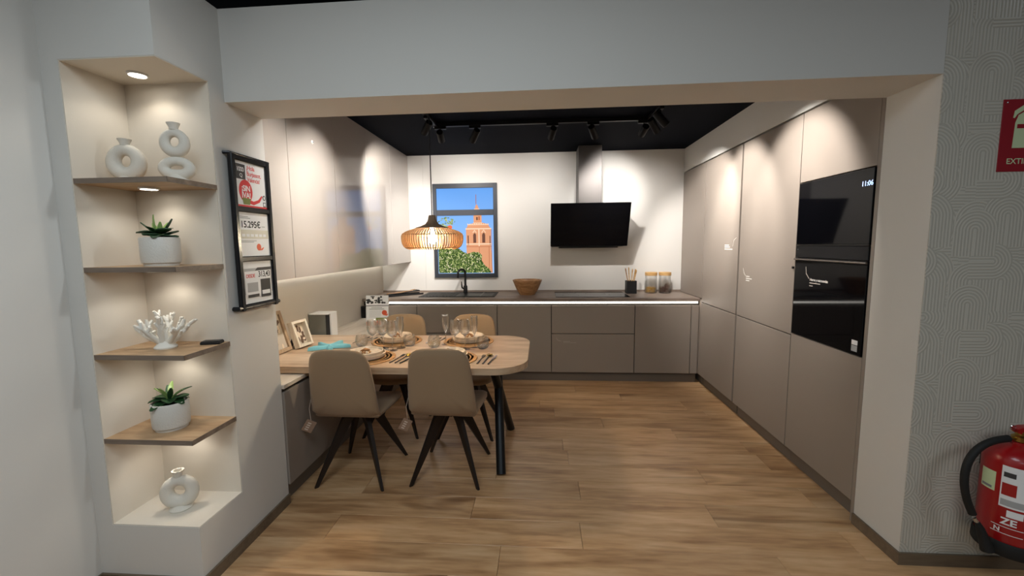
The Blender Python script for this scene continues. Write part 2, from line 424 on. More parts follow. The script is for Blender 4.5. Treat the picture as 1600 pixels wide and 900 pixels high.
# ------------------------------------------------------------------ niche shelves and puck lights
def puck(z, label, power, x=-1.655, y=1.69):
    t = thing('puck_light', label, 'light', (x, y, z), group='puck lights in the corner niche')
    MB().lathe([(0.036, 0), (0.036, -0.006), (0.033, -0.008), (0.030, -0.008), (0.030, -0.003), (0.0, -0.003)], 28).build('housing', 'lid_white', t, 40, local=True)
    MB().lathe([(0.0, -0.0062), (0.022, -0.0060), (0.029, -0.0052), (0.029, -0.0035), (0, -0.0035)], 28).build('lens', 'puck_lens', t, 40, local=True)
    d = bpy.data.lights.new('puck_lamp', 'SPOT'); d.energy = power; d.color = (1.0, 0.93, 0.82); d.spot_size = math.radians(138); d.spot_blend = 0.5
    d.shadow_soft_size = 0.025
    o = bpy.data.objects.new('puck_lamp', d); C.objects.link(o); o.parent = t; o.location = (0, 0, -0.018)
    return t
puck(ZN1, 'round lit puck light set in the ceiling of the niche', 0.75)
for zt, lab, plab in ((1.730, 'topmost pentagonal oak shelf in the corner niche, under the two ring vases', 'round lit puck light under the topmost niche shelf'),
                (1.380, 'second pentagonal oak shelf from the top of the niche, under a potted plant', 'puck light under the second niche shelf from the top'),
                (1.022, 'third pentagonal oak shelf of the niche, under the white coral', 'puck light under the coral shelf'),
                (0.662, 'lowest pentagonal oak shelf of the niche, under the leaning potted succulent', 'puck light under the lowest niche shelf')):
    s = thing('corner_shelf', lab, 'shelf', (XN, YN, zt - 0.021), group='oak shelves in the corner niche')
    c = -1.437
    MB().box(XN, c - 0.001, YA + 0.004, YN, zt - 0.020, zt, 0.0005).build('board', 'shelf_oak', s)
    part('edge_band', 'shelf_edge', s, XN, c, YA + 0.002, YA + 0.004, zt - 0.0205, zt)
    part('edge_band', 'shelf_edge', s, c - 0.001, c + 0.001, YA + 0.002, YN, zt - 0.0205, zt)
    puck(zt - 0.021, plab, 0.50)

# ------------------------------------------------------------------ ring vases, coral, plants
def ring_vase(name, label, loc, rz, rings, neck_h=0.022, foot_r=0.04):
    """rings: list of (R_x, R_z, tube radius)"""
    t = thing(name, label, 'vase', loc, rz, 'white ring vases')
    z = 0.006; body = MB()
    for rx, rz_, r in rings:
        cz = z + rz_ + r; vs = []; fs = []; A, B = 36, 14
        for i in range(A):
            a = 2 * PI * i / A
            for j in range(B):
                b = 2 * PI * j / B
                rr = r * (1 - 0.12 * math.sin(a))
                vs.append(((rx + rr * math.cos(b)) * math.cos(a), rr * 0.95 * math.sin(b), cz + (rz_ + rr * math.cos(b)) * math.sin(a)))
                fs.append((i * B + j, i * B + (j + 1) % B, ((i + 1) % A) * B + (j + 1) % B, ((i + 1) % A) * B + j))
        body.add(vs, fs); z = cz + rz_ + r * 0.80
    body.build('body', 'ceramic_white', t, 60, local=True)
    MB().lathe([(foot_r, 0), (foot_r + 0.002, 0.006), (foot_r * 0.8, 0.016), (foot_r * 0.55, 0.03)], 24).build('foot', 'ceramic_white', t, 40, local=True)
    MB().lathe([(0.017, z - 0.004), (0.016, z + 0.004), (0.023, z + neck_h - 0.004), (0.024, z + neck_h), (0.016, z + neck_h), (0.012, z)], 20).build('neck', 'ceramic_white', t, 40, local=True)
    return t
ring_vase('ring_vase', 'round single-ring white vase left on the topmost niche shelf', (-1.728, 1.675, 1.730), 0.22, [(0.047, 0.050, 0.027)])
ring_vase('double_ring_vase', 'white vase of two stacked rings on the topmost niche shelf', (-1.520, 1.690, 1.730), 0.30, [(0.047, 0.029, 0.0215), (0.036, 0.039, 0.0195)], 0.024, 0.042)
ring_vase('ring_vase', 'white single-ring vase alone on the niche floor', (-1.628, 1.665, ZN0), 0.40, [(0.048, 0.050, 0.027)], 0.026, 0.042)

def leaf_mesh(L, W, curl, thick=0.004, n=7, m=5):
    mb = MB(); top = []; vs = []; fs = []
    for i in range(n):
        u = i / (n - 1); wd = W * math.sin(PI * min(1, (u * 0.86 + 0.1))) ** 0.8
        if i == n - 1: wd = W * 0.30
        for j in range(m):
            v = j / (m - 1) * 2 - 1
            vs.append((L * u * math.cos(curl * u * 0.5), wd * v / 2, L * u * math.sin(curl * u) * 0.8 + abs(v) * wd * 0.16))
    k = n * m
    vs += [(a, b, c - thick) for a, b, c in vs]
    for i in range(n - 1):
        for j in range(m - 1):
            q = (i * m + j, (i + 1) * m + j, (i + 1) * m + j + 1, i * m + j + 1)
            fs.append(q); fs.append(tuple(x + k for x in q[::-1]))
    bnd = [j for j in range(m)] + [i * m + m - 1 for i in range(1, n)] + [(n - 1) * m + j for j in range(m - 2, -1, -1)] + [i * m for i in range(n - 2, 0, -1)]
    for a, b in zip(bnd, bnd[1:] + bnd[:1]): fs.append((a, b, b + k, a + k))
    return mb.add(vs, fs)
def plant(label, loc, rz, seed, tall):
    rnd = random.Random(seed)
    t = thing('potted_succulent', label, 'plant', loc, rz, 'potted succulents in the niche')
    R, H = 0.069, 0.120
    MB().lathe([(0.0, 0.0), (R * 0.86, 0), (R * 0.88, 0.010), (R * 0.97, 0.014), (R, 0.03), (R, H - 0.004), (R - 0.003, H), (R - 0.007, H), (R - 0.008, H - 0.02), (0, H - 0.02)], 40).build('pot', 'pot', t, 40, local=True)
    MB().lathe([(0, H - 0.019), (R - 0.010, H - 0.019), (R - 0.010, H - 0.016), (0, H - 0.012)], 24).build('soil', 'soil', t, 40, local=True)
    for i in range(9):
        a = 2 * PI * i / 9 + rnd.uniform(-0.2, 0.2)
        el = rnd.uniform(0.05, 0.30)
        mb = leaf_mesh(rnd.uniform(0.066, 0.082), rnd.uniform(0.046, 0.056), rnd.uniform(-0.5, 0.1))
        o = mb.build('leaf', 'leaf_dark', t, 60, local=True)
        o.matrix_basis = Matrix.Translation((0, 0, H + rnd.uniform(-0.004, 0.014))) @ Matrix.Rotation(a, 4, 'Z') @ Matrix.Rotation(-el, 4, 'Y')
    for i in range(8):
        a = 2 * PI * i / 8 + rnd.uniform(-0.3, 0.3); el = rnd.uniform(0.75, 1.35)
        mb = leaf_mesh(rnd.uniform(0.05, 0.08) * tall, rnd.uniform(0.018, 0.026), rnd.uniform(-0.6, 0.3), 0.003)
        o = mb.build('leaf', 'leaf_light' if i % 2 else 'leaf_dark', t, 60, local=True)
        o.matrix_basis = Matrix.Translation((0.008 * math.cos(a), 0.008 * math.sin(a), H + 0.010)) @ Matrix.Rotation(a, 4, 'Z') @ Matrix.Rotation(-el, 4, 'Y')
    return t
plant('succulent in a white textured pot on the second niche shelf', (-1.612, 1.672, 1.380), 0.3, 3, 1.05)
plant('upright succulent in a white textured pot on the lowest niche shelf', (-1.640, 1.672, 0.662), 1.1, 8, 1.2)

def coral():
    rnd = random.Random(5)
    t = thing('coral_ornament', 'white branching coral ornament on the third niche shelf', 'ornament', (-1.632, 1.672, 1.022), 0.2)
    MB().lathe([(0.040, 0), (0.042, 0.006), (0.032, 0.018), (0.026, 0.034), (0.0, 0.04)], 18).build('base', 'coral', t, 50, local=True)
    nb = 15
    for i in range(nb):
        a = 2 * PI * i / nb + rnd.uniform(-0.2, 0.2)
        spread = rnd.choice((0.35, 0.7, 1.05, 1.2))
        L = rnd.uniform(0.095, 0.13) * (1.0 if spread > 0.5 else 0.95)
        d = Vector((math.cos(a) * math.sin(spread), math.sin(a) * math.sin(spread) * 0.75, math.cos(spread)))
        p = Vector((0.012 * math.cos(a), 0.012 * math.sin(a), 0.018)); path = [p.copy()]
        for k in range(4):
            d = (d + Vector((rnd.uniform(-.22, .22), rnd.uniform(-.22, .22), rnd.uniform(0.0, .2)))).normalized()
            p = p + d * L / 4; path.append(p.copy())
        mb = MB(); mb.tube(path, [0.013, 0.011, 0.0105, 0.009, 0.006], 7)
        for k in (2, 3, 4):
            for s_ in range(2):
                dd = (d + Vector((rnd.uniform(-1, 1), rnd.uniform(-1, 1), rnd.uniform(-.2, .9)))).normalized()
                q = path[k]; mb.tube([q, q + dd * 0.013, q + dd * 0.026 + Vector((0, 0, 0.003))], [0.0085, 0.0075, 0.0045], 6)
        mb.build('branch', 'coral', t, 70, local=True)
coral()
bx = thing('small_box', 'small flat black box beside the coral on the niche shelf', 'box', (-1.485, 1.752, 1.022), 0.25)
MB().box(-0.040, 0.040, -0.022, 0.022, 0, 0.012, 0.002).build('body', 'black_matte', bx, local=True)
MB().box(-0.037, 0.037, -0.019, 0.019, 0.012, 0.015, 0.001).build('lid', 'black_metal', bx, local=True)

# ------------------------------------------------------------------ poster holder on the column
ph = thing('poster_holder', 'tall black wall frame holding three printed price sheets on the column', 'sign holder', (XC, 1.98, 1.52))
xo = XC + 0.034
for y in (1.868, 2.112): part('side_rail', 'frame_black', ph, XC + 0.012, XC + 0.036, y - 0.013, y + 0.013, 1.150, 1.888, 0.004)
for z in (1.872, 1.634, 1.398, 1.168): part('cross_rail', 'frame_black', ph, XC + 0.014, XC + 0.034, 1.868, 2.112, z - 0.013, z + 0.013, 0.004)
MB().tube([(XC, 1.84, 1.165), (XC + 0.024, 1.84, 1.165), (XC + 0.024, 2.14, 1.165)], 0.011, 8).build('bottom_bar', 'frame_black', ph, 40)
MB().tube([(XC, 1.85, 1.885), (XC + 0.024, 1.858, 1.885), (XC + 0.024, 2.13, 1.885)], 0.008, 8).build('top_bar', 'frame_black', ph, 40)
def sheet(z0, z1, m='paper', nm='printed_sheet'):
    return part(nm, m, ph, XC + 0.020, XC + 0.024, 1.880, 2.100, z0, z1)
S = XC + 0.0243
def M_(y, z): return frame_m('+X', (S, y, z))
s1 = sheet(1.647, 1.859)
flat_poly('print', [rect(0, 0.062, 0, 0.070)], 'ink_dark_grey', s1, M_(1.892, 1.776))
text('lettering', '1000', 0.030, 'ink_white', s1, M_(1.895, 1.812) @ Matrix.Translation((0, 0, 0.001)), bold=0.01, spacing=0.8)
text('lettering', 'Q', 0.024, 'ink_white', s1, M_(1.914, 1.786) @ Matrix.Translation((0, 0, 0.001)), bold=0.01)
for i, s_ in enumerate(('¡Hola', 'Burjassot,', 'Valencia!')):
    text('lettering', s_, 0.030, 'ink_red', s1, M_(1.964, 1.826 - i * 0.028), bold=0.012, spacing=0.88)
flat_poly('print', [ell(0, 0, 0.046, 0.054), [(0.01, -0.055), (0.05, -0.062), (0.095, -0.045), (0.118, -0.015), (0.112, -0.010), (0.085, -0.034), (0.05, -0.045), (0.03, -0.040)]], 'ink_red', s1, M_(1.950, 1.722))
text('lettering', '¡SIN', 0.038, 'ink_white', s1, M_(1.951, 1.722) @ Matrix.Translation((0, 0, 0.001)), 'CENTER', 0.02, 0.9)
text('lettering', 'IVA!', 0.038, 'ink_white', s1, M_(1.951, 1.690) @ Matrix.Translation((0, 0, 0.001)), 'CENTER', 0.02, 0.9)
flat_poly('print', [[(0.006, 0), (0.05, 0), (0.056, 0.030), (0, 0.030)]], 'ink_green', s1, M_(1.922, 1.659) @ Matrix.Translation((0, 0, 0.0008)))
flat_poly('print', [rect(0, 0.22, 0, 0.009)], 'ink_red', s1, M_(1.880, 1.647))
flat_poly('print', [ell(0, 0, 0.011, 0.013), rect(-0.010, 0.010, -0.045, -0.022)], 'ink_dark_grey', s1, M_(2.080, 1.702))
flat_poly('print', [ell(0, 0, 0.006, 0.008), rect(-0.007, 0.007, -0.041, -0.026)], 'paper', s1, M_(2.080, 1.702) @ Matrix.Translation((0, 0, 0.0008)))
s2 = sheet(1.411, 1.621)
text('lettering', '15.295€', 0.044, 'ink', s2, M_(1.896, 1.549), bold=0.02, spacing=0.95)
flat_poly('print', [rect(0.015, 0.07, 0.185, 0.1875), rect(0.015, 0.085, 0.178, 0.1805), rect(0.165, 0.19, 0.140, 0.1425)], 'ink_grey', s2, M_(1.880, 1.414))
flat_poly('print', [rect(0.006, 0.214, 0.085, 0.127)], 'paper_band', s2, M_(1.880, 1.411))
flat_poly('print', [rect(0.02 + k * 0.03, 0.042 + k * 0.03, 0.094, 0.107) for k in range(6)], 'paper', s2, M_(1.880, 1.411) @ Matrix.Translation((0, 0, 0.0008)))
flat_poly('print', [rect(0.012, 0.12, 0.073, 0.075), rect(0.012, 0.10, 0.067, 0.069)], 'ink_grey', s2, M_(1.880, 1.411))
flat_poly('print', [ell(0.135, 0.043, 0.016, 0.017), [(0.135, 0.026), (0.160, 0.028), (0.172, 0.040), (0.168, 0.042), (0.150, 0.034)]], 'ink_orange', s2, M_(1.880, 1.411))
s3 = sheet(1.181, 1.385)
flat_poly('print', [rect(0.006, 0.214, 0.045, 0.170)], 'paper_grey', s3, M_(1.880, 1.181))
flat_poly('print', [rect(0.016, 0.206, 0.038, 0.156)], 'paper', s3, M_(1.880, 1.181) @ Matrix.Translation((0, 0, 0.0008)))
flat_poly('print', [[(0.09, 0.158), (0.214, 0.158), (0.214, 0.172), (0.11, 0.172)]], 'ink_dark_grey', s3, M_(1.880, 1.181) @ Matrix.Translation((0, 0, 0.0004)))
text('lettering', 'DESDE', 0.024, 'ink_red', s3, M_(1.904, 1.306) @ Matrix.Translation((0, 0, 0.0018)), bold=0.015, spacing=0.85)
text('lettering', '313,43', 0.040, 'ink', s3, M_(1.990, 1.306) @ Matrix.Translation((0, 0, 0.0018)), bold=0.012, spacing=0.85)
flat_poly('print', [rect(0.125, 0.200, 0.022, 0.113)], 'ink_dark_grey', s3, M_(1.880, 1.181) @ Matrix.Translation((0, 0, 0.0016)))
flat_poly('print', [rect(0.132, 0.192, 0.036, 0.056)], 'paper', s3, M_(1.880, 1.181) @ Matrix.Translation((0, 0, 0.0024)))
flat_poly('print', [rect(0.030, 0.105, 0.055, 0.100)], 'paper_grey', s3, M_(1.880, 1.181) @ Matrix.Translation((0, 0, 0.0016)))
flat_poly('print', [rect(0.030, 0.110, 0.028, 0.042)], 'ink_dark_grey', s3, M_(1.880, 1.181) @ Matrix.Translation((0, 0, 0.0016)))

# ------------------------------------------------------------------ left wall units, low cabinets
edges = [YCB + 0.004, 2.542, 3.132, 3.727, 4.320, YB - 0.004]
wl = ('nearest narrow glossy taupe wall unit, beside the poster column', 'second glossy taupe wall unit from the poster column', 'third glossy taupe wall unit from the poster column, reflecting the picture window',
      'fourth glossy taupe wall unit from the poster column', 'last glossy taupe wall unit, meeting the back wall')
for i in range(5):
    y0, y1 = edges[i], edges[i + 1]
    t = thing('wall_cabinet', wl[i], 'cabinet', (XW, (y0 + y1) / 2, 1.256), group='glossy wall units over the table')
    part('body', 'carcass', t, XW + 0.002, XL - 0.023, y0, y1, 1.262, ZC - 0.002)
    part('door', 'taupe_gloss', t, XL - 0.020, XL, y0 + 0.002, y1 - 0.002, 1.256, ZC - 0.003, 0.0014)
us = part('led_strip', 'led_under', None, XW + 0.02, XW + 0.032, YCB + 0.05, YB - 0.06, 1.254, 1.260)
tag(us, 'long lit strip under the wall units over the pale splashback', 'light strip')
sm = thing('cabinet_sensor', 'small round white sensor on a glossy wall unit door', 'sensor', (XL, 2.838, 2.163))
MB().lathe([(0.0, 0.006), (0.010, 0.005), (0.014, 0.0)], 16, Matrix.Rotation(PI / 2, 4, 'Y')).build('cover', 'lid_white', sm, 50, local=True)
MB().lathe([(0.0, 0.009), (0.004, 0.008), (0.005, 0.005)], 10, Matrix.Rotation(PI / 2, 4, 'Y')).build('eye', 'ink_grey', sm, 50, local=True)

XLO, ZLO = -1.428, 0.690
lows = [YCB + 0.004, 2.75, 3.35, 3.95, 4.298]
ll = ('low taupe cabinet next to the poster column, under the table end', 'low taupe cabinet behind the left near chair', 'low taupe cabinet behind the far left chair', 'low taupe cabinet in the corner under the leaflet')
for i in range(4):
    y0, y1 = lows[i], lows[i + 1]
    t = thing('low_cabinet', ll[i], 'cabinet', (XW, (y0 + y1) / 2, 0.0), group='low cabinets along the left wall')
    part('body', 'carcass', t, XW + 0.002, XLO - 0.022, y0, y1, 0.108, ZLO - 0.022)
    part('door', 'taupe', t, XLO - 0.020, XLO, y0 + 0.0015, y1 - 0.0015, 0.108, 0.648, 0.0012)
    part('handle_profile', 'profile_dark', t, XLO - 0.021, XLO - 0.012, y0, y1, 0.649, ZLO - 0.022)
    part('plinth', 'plinth', t, XLO - 0.055, XLO - 0.040, y0, y1, 0.0, 0.107)
o = MB().box(XW + 0.001, XLO + 0.004, YCB + 0.002, 4.300, ZLO - 0.022, ZLO, 0.001).build('low_worktop', 'pale_top')
tag(o, 'pale wood top of the low cabinets along the left wall', 'worktop')

# ------------------------------------------------------------------ back run of base units
YF = 4.312
seams = [-1.905, -1.322, -0.463, 0.106, 0.961, 1.525, XR - 0.003]
bl = ('corner base unit at the left end of the back run', 'two-drawer base unit under the sink', 'base unit with one plain front between sink and hob drawers', 'two-drawer base unit under the hob', 'base unit with one plain door right of the hob drawers', 'narrow filler base unit against the tall cabinets')
for i in range(6):
    x0, x1 = seams[i], seams[i + 1]
    t = thing('base_cabinet', bl[i], 'cabinet', ((x0 + x1) / 2, YF, 0), group='base units of the back run')
    part('body', 'carcass', t, x0, x1, YF + 0.022, YB - 0.002, 0.104, 0.855)
    if i in (1, 3):
        part('drawer', 'taupe', t, x0 + 0.0035, x1 - 0.0035, YF, YF + 0.020, 0.104, 0.514, 0.0012)
        part('drawer', 'taupe', t, x0 + 0.0035, x1 - 0.0035, YF, YF + 0.020, 0.521, 0.815, 0.0012)
    else:
        part('door', 'taupe', t, x0 + 0.0035, x1 - 0.0035, YF, YF + 0.020, 0.104, 0.815, 0.0012)
    part('plinth', 'plinth', t, x0, x1, YF + 0.045, YF + 0.060, 0.0, 0.104)
    part('gap_edge', 'profile_dark', t, x0, x1, YF + 0.016, YF + 0.0215, 0.816, 0.856)
    # decal on the lower hob drawer
    if i == 3:
        Mx = frame_m('-Y', (0.155, YF - 0.0002, 0.415))
        flat_poly('decal', [rect(0.075, 0.145, 0.020, 0.0225), rect(0.075, 0.21, 0.008, 0.0105), [(0.0, 0.055), (0.003, 0.055), (0.018, 0.034), (0.05, 0.024), (0.05, 0.021), (0.016, 0.031)]], 'decal_faint', t, Mx)
wt = thing('worktop', 'grey brown wood worktop along the back wall', 'worktop', (0, YF, 0.86))
part('slab', 'worktop', wt, XW + 0.001, XR - 0.002, YF - 0.010, YB - 0.001, 0.860, ZW, 0.0015)
struct('trim_upstand', 'worktop', 'narrow wood upstand along the back of the worktop', 'trim', (XW + 0.001, XR - 0.002, YB - 0.012, YB - 0.001, ZW + 0.0005, ZW + 0.022))
o = part('led_strip', 'led', None, -1.62, XR - 0.018, YF + 0.001, YF + 0.012, 0.837, 0.854, 0.001)
tag(o, 'bright lit strip under the front edge of the back worktop', 'light strip')

# sink, tap
sk = thing('sink', 'black composite sink with ribbed drainer set in the worktop', 'sink', (-0.92, 4.62, ZW))
MB().box(-1.335, -0.500, 4.425, 4.468, ZW, ZW + 0.006, 0.002).build('rim', 'black_matte', sk)
MB().box(-1.335, -0.500, 4.815, 4.865, ZW, ZW + 0.006, 0.002).build('rim', 'black_matte', sk)
MB().box(-0.535, -0.500, 4.468, 4.815, ZW, ZW + 0.006, 0.002).build('rim', 'black_matte', sk)
MB().box(-1.335, -0.945, 4.468, 4.815, ZW, ZW + 0.005, 0.002).build('drainer', 'black_matte', sk)
for k in range(9): MB().box(-1.30 + k * 0.037, -1.288 + k * 0.037, 4.48, 4.80, ZW + 0.005, ZW + 0.008, 0.001).build('drainer_rib', 'black_matte', sk)
part('divider', 'steel_dark', sk, -0.675, -0.660, 4.468, 4.815, ZW, ZW + 0.005, 0.001)
part('basin', 'black_metal', sk, -0.943, -0.675, 4.470, 4.813, ZW + 0.0005, ZW + 0.0015)
part('basin', 'black_metal', sk, -0.660, -0.537, 4.470, 4.813, ZW + 0.0005, ZW + 0.0015)
fc = thing('tap', 'black curved kitchen tap with side lever at the sink', 'tap', (-0.890, 4.840, ZW + 0.006))
MB().lathe([(0.028, 0), (0.028, 0.006), (0.024, 0.01), (0.024, 0.07), (0.020, 0.08), (0.0, 0.08)], 20).build('base', 'black_metal', fc, 40, local=True)
pth = [(0, 0, 0.07), (0, 0, 0.22)] + [(-0.030 + 0.030 * math.cos(a), -0.06 * (1 - math.cos(a)), 0.235 + 0.038 * math.sin(a)) for a in (0, 0.4, 0.8, 1.2, 1.57, 2.0, 2.5, 2.9)] + [(-0.062, -0.122, 0.215), (-0.064, -0.124, 0.18)]
MB().tube(pth, 0.013, 10).build('spout', 'black_metal', fc, 50, local=True)
MB().tube([(-0.018, -0.012, 0.045), (-0.036, -0.02, 0.06), (-0.042, -0.022, 0.13)], [0.012, 0.009, 0.005], 8).build('lever', 'black_metal', fc, 50, local=True)
hb = thing('hob', 'flat black glass hob set in the worktop under the hood', 'hob', (0.55, 4.63, ZW))
MB().box(0.155, 0.930, 4.400, 4.880, ZW, ZW + 0.005, 0.0015).build('glass_top', 'black_glass', hb)
for cx, cy, r in ((0.32, 4.53, 0.09), (0.32, 4.75, 0.075), (0.60, 4.66, 0.11), (0.80, 4.55, 0.07)):
    MB().lathe([(r, 0), (r, 0.0004), (r - 0.003, 0.0004), (r - 0.003, 0)], 32, Matrix.Translation((cx, cy, ZW + 0.0049)), True).build('cooking_zone_ring', 'ink_dark_grey', hb)
# worktop things
bw = thing('wooden_bowl', 'turned wooden bowl on the worktop left of the hob', 'bowl', (-0.155, 4.66, ZW))
MB().lathe([(0.0, 0.0), (0.085, 0.0), (0.090, 0.006), (0.122, 0.06), (0.150, 0.125), (0.165, 0.160), (0.165, 0.166), (0.157, 0.166), (0.142, 0.125), (0.112, 0.06), (0.080, 0.018), (0, 0.014)], 40).build('bowl', 'bowl_wood', bw, 40, local=True)
MB().lathe([(0.074, -0.0), (0.078, 0.0), (0.078, 0.003), (0.074, 0.003)], 32, None, True).build('foot_ring', 'bowl_wood', bw, 40, local=True)
cp = thing('utensil_pot', 'square black pot of wooden utensils on the worktop', 'pot', (1.008, 4.755, ZW))
MB().box(-0.054, 0.054, -0.054, 0.054, 0, 0.008).box(-0.054, -0.047, -0.054, 0.054, 0.008, 0.142).box(0.047, 0.054, -0.054, 0.054, 0.008, 0.142).box(-0.047, 0.047, -0.054, -0.047, 0.008, 0.142).box(-0.047, 0.047, 0.047, 0.054, 0.008, 0.142).build('body', 'black_matte', cp, local=True)
part('base', 'black_metal', cp, -0.05, 0.05, -0.05, 0.05, 0.008, 0.012, local=True)
for i, (dx, dy, hh) in enumerate(((-0.06, 0.02, 0.27), (-0.03, -0.01, 0.28), (0.02, 0.02, 0.26), (0.050, 0.0, 0.26), (0.062, 0.008, 0.25))):
    u = thing('wooden_utensil', ('dark wooden spoon leaning left in the black pot', 'flat wooden spatula in the black pot', 'short wooden spoon in the middle of the black pot', 'wooden stick leaning right in the black pot', 'rightmost wooden utensil in the black pot')[i], 'utensil', (1.008, 4.755, ZW + 0.0125), group='wooden utensils in the black pot')
    b0 = Vector((dx * -0.15 + (i - 2) * 0.011, dy * -0.3 + (i % 2) * 0.014 - 0.006, 0.003)); tp = Vector((dx, dy, hh))
    MB().tube([b0, b0.lerp(tp, 0.6), b0.lerp(tp, 0.86)], [0.005, 0.005, 0.006], 8).build('handle', 'bamboo' if i else 'bowl_wood', u, 50, local=True)
    MB().tube([b0.lerp(tp, 0.8), b0.lerp(tp, 0.88), b0.lerp(tp, 0.95), tp], [0.006, 0.017, 0.019, 0.009], 10, flat=0.35).build('head', 'bamboo' if i else 'bowl_wood', u, 50, local=True)
def jar(label, loc, m, content_h, seed):
    t = thing('storage_jar', label, 'jar', loc, 0.0, 'glass jars with bamboo lids')
    R = 0.064
    MB().lathe([(0.0, 0.0), (R - 0.004, 0.0), (R, 0.005), (R, 0.196), (R - 0.003, 0.198), (R - 0.003, 0.006), (0.0, 0.005)], 32).build('glass_body', 'glass', t, 40, local=True)
    MB().lathe([(0.0, 0.199), (R + 0.002, 0.199), (R + 0.003, 0.202), (R + 0.003, 0.232), (R, 0.235), (0, 0.235)], 32).build('lid', 'bamboo', t, 40, local=True)
    rnd = random.Random(seed); mb = MB()
    for k in range(170):
        r = (R - 0.014) * math.sqrt(rnd.random()); a = rnd.random() * 2 * PI; z = 0.014 + rnd.random() * content_h * (1.0 if m == 'pasta' else 0.7 + 0.3 * math.cos(a))
        Mx = Matrix.Translation((r * math.cos(a), r * math.sin(a), z)) @ Euler((rnd.random() * 6, rnd.random() * 6, rnd.random() * 6)).to_matrix().to_4x4()
        if m == 'pasta': mb.tube([(-0.007, 0, 0), (0, 0, 0.002), (0.007, 0, 0)], 0.003, 5, Mx)
        else: mb.lathe([(0, -0.008), (0.006, -0.004), (0.0075, 0.002), (0, 0.008)], 6, Mx)
    s_ = mb.build('filling', m, t, 60, local=True); s_['kind'] = 'stuff'
jar('glass jar of yellow pasta with bamboo lid on the worktop', (1.232, 4.770, ZW), 'pasta', 0.055, 1)
jar('glass jar of dark nuts with bamboo lid, nearest the tall cabinets', (1.385, 4.770, ZW), 'nuts', 0.100, 2)
ty = thing('serving_tray', 'long narrow black tray at the left end of the worktop', 'tray', (-1.555, 4.610, ZW), 0.72)
MB().box(-0.215, 0.215, -0.055, 0.055, 0, 0.008, 0.003).build('base', 'black_matte', ty, local=True)
for y in (-0.052, 0.052): MB().box(-0.215, 0.215, y - 0.004, y + 0.004, 0.006, 0.018, 0.002).build('rim', 'black_matte', ty, local=True)
for k, (yy, m_, lb) in enumerate(((-0.026, 'steel_dark', 'dark grey serving spoon lying on the black tray'), (0.028, 'bowl_wood', 'brown wooden serving spoon lying on the black tray'))):
    sp_ = thing('serving_spoon', lb, 'spoon', (-1.555, 4.610, ZW + 0.0195), 0.72, group='spoons on the black tray')
    MB().tube([(-0.19, yy, 0.006), (-0.05, yy, 0.010), (0.09, yy, 0.022)], [0.007, 0.006, 0.008], 8).build('handle', m_, sp_, 50, local=True)
    MB().tube([(0.08, yy, 0.021), (0.105, yy, 0.026), (0.14, yy, 0.028), (0.17, yy, 0.026), (0.185, yy, 0.024)], [0.007, 0.018, 0.024, 0.017, 0.005], 12, flat=0.5).build('bowl', m_, sp_, 50, local=True)

# ------------------------------------------------------------------ picture window on the back wall
wd = thing('window_1', 'dark framed window with a backlit photo of a brick tower', 'window', (-0.886, YB, 1.067), kind='structure')
X0, X1, Z0, Z1, yf = -1.265, -0.508, 1.067, 2.163, YB - 0.028
for a in ((X0, X0 + 0.044, Z0, Z1), (X1 - 0.044, X1, Z0, Z1)): part('frame_post', 'window_frame', wd, a[0], a[1], yf, YB - 0.0005, a[2], a[3], 0.002)
for a in ((Z0, Z0 + 0.048), (1.795, 1.861), (Z1 - 0.054, Z1)): part('frame_rail', 'window_frame', wd, X0 + 0.044, X1 - 0.044, yf, YB - 0.0005, a[0], a[1], 0.002)
def em(name, r, g, b, s=0.64): mat(name, tuple(0.12 * c for c in lin(r, g, b)[:3]) + (1,), 0.9, spec=0.1, emit=lin(r, g, b), strength=s); return name
def sky_mat():
    m = mat('print_sky', lin(34, 56, 84), 0.9, spec=0.1, strength=0.66, emit=lin(90, 150, 225)); nt = m.node_tree
    tc = nt.nodes.new('ShaderNodeTexCoord'); sp = nt.nodes.new('ShaderNodeSeparateXYZ'); r = nt.nodes.new('ShaderNodeValToRGB')
    mr = nt.nodes.new('ShaderNodeMapRange'); mr.inputs['From Min'].default_value = 0.0; mr.inputs['From Max'].default_value = 1.05
    r.color_ramp.elements[0].color = lin(160, 196, 240); r.color_ramp.elements[1].color = lin(96, 152, 222)
    nt.links.new(tc.outputs['Object'], sp.inputs[0]); nt.links.new(sp.outputs['Z'], mr.inputs['Value']); nt.links.new(mr.outputs[0], r.inputs['Fac'])
    nt.links.new(r.outputs['Color'], nt.nodes['Principled BSDF'].inputs['Emission Color'])
sky_mat()
em('print_brick', 214, 152, 114); em('print_brick_light', 238, 204, 174); em('print_brick_dark', 168, 98, 66); em('print_window', 104, 70, 58)
for i, c in enumerate(((62, 84, 40), (96, 118, 58), (136, 152, 84), (176, 184, 120), (214, 206, 170), (44, 60, 34))): em('print_leaf_%d' % i, *c)
em('print_orange', 226, 104, 66)
part('picture', 'print_sky', wd, X0 + 0.044, X1 - 0.044, YB - 0.010, YB - 0.0008, Z0 + 0.048, Z1 - 0.054)
yp = YB - 0.0102
def zx(p): return (-1.221 + (p[0] - 70) * 0.001328, 2.108 - (p[1] - 85) * 0.001333)
def pr(name, polys, m, lay):
    mb = MB()
    for p in polys:
        q = [zx(a) for a in p]
        ar = sum(q[i][0] * q[(i + 1) % len(q)][1] - q[(i + 1) % len(q)][0] * q[i][1] for i in range(len(q)))
        if ar < 0: q = q[::-1]
        mb.prism(q, yp - 0.0004 * lay - 0.0003, yp - 0.0004 * lay, 'Y')
    return mb.build(name, m, wd)
def zr(x0, x1, y0, y1): return [(x0, y0), (x1, y0), (x1, y1), (x0, y1)]
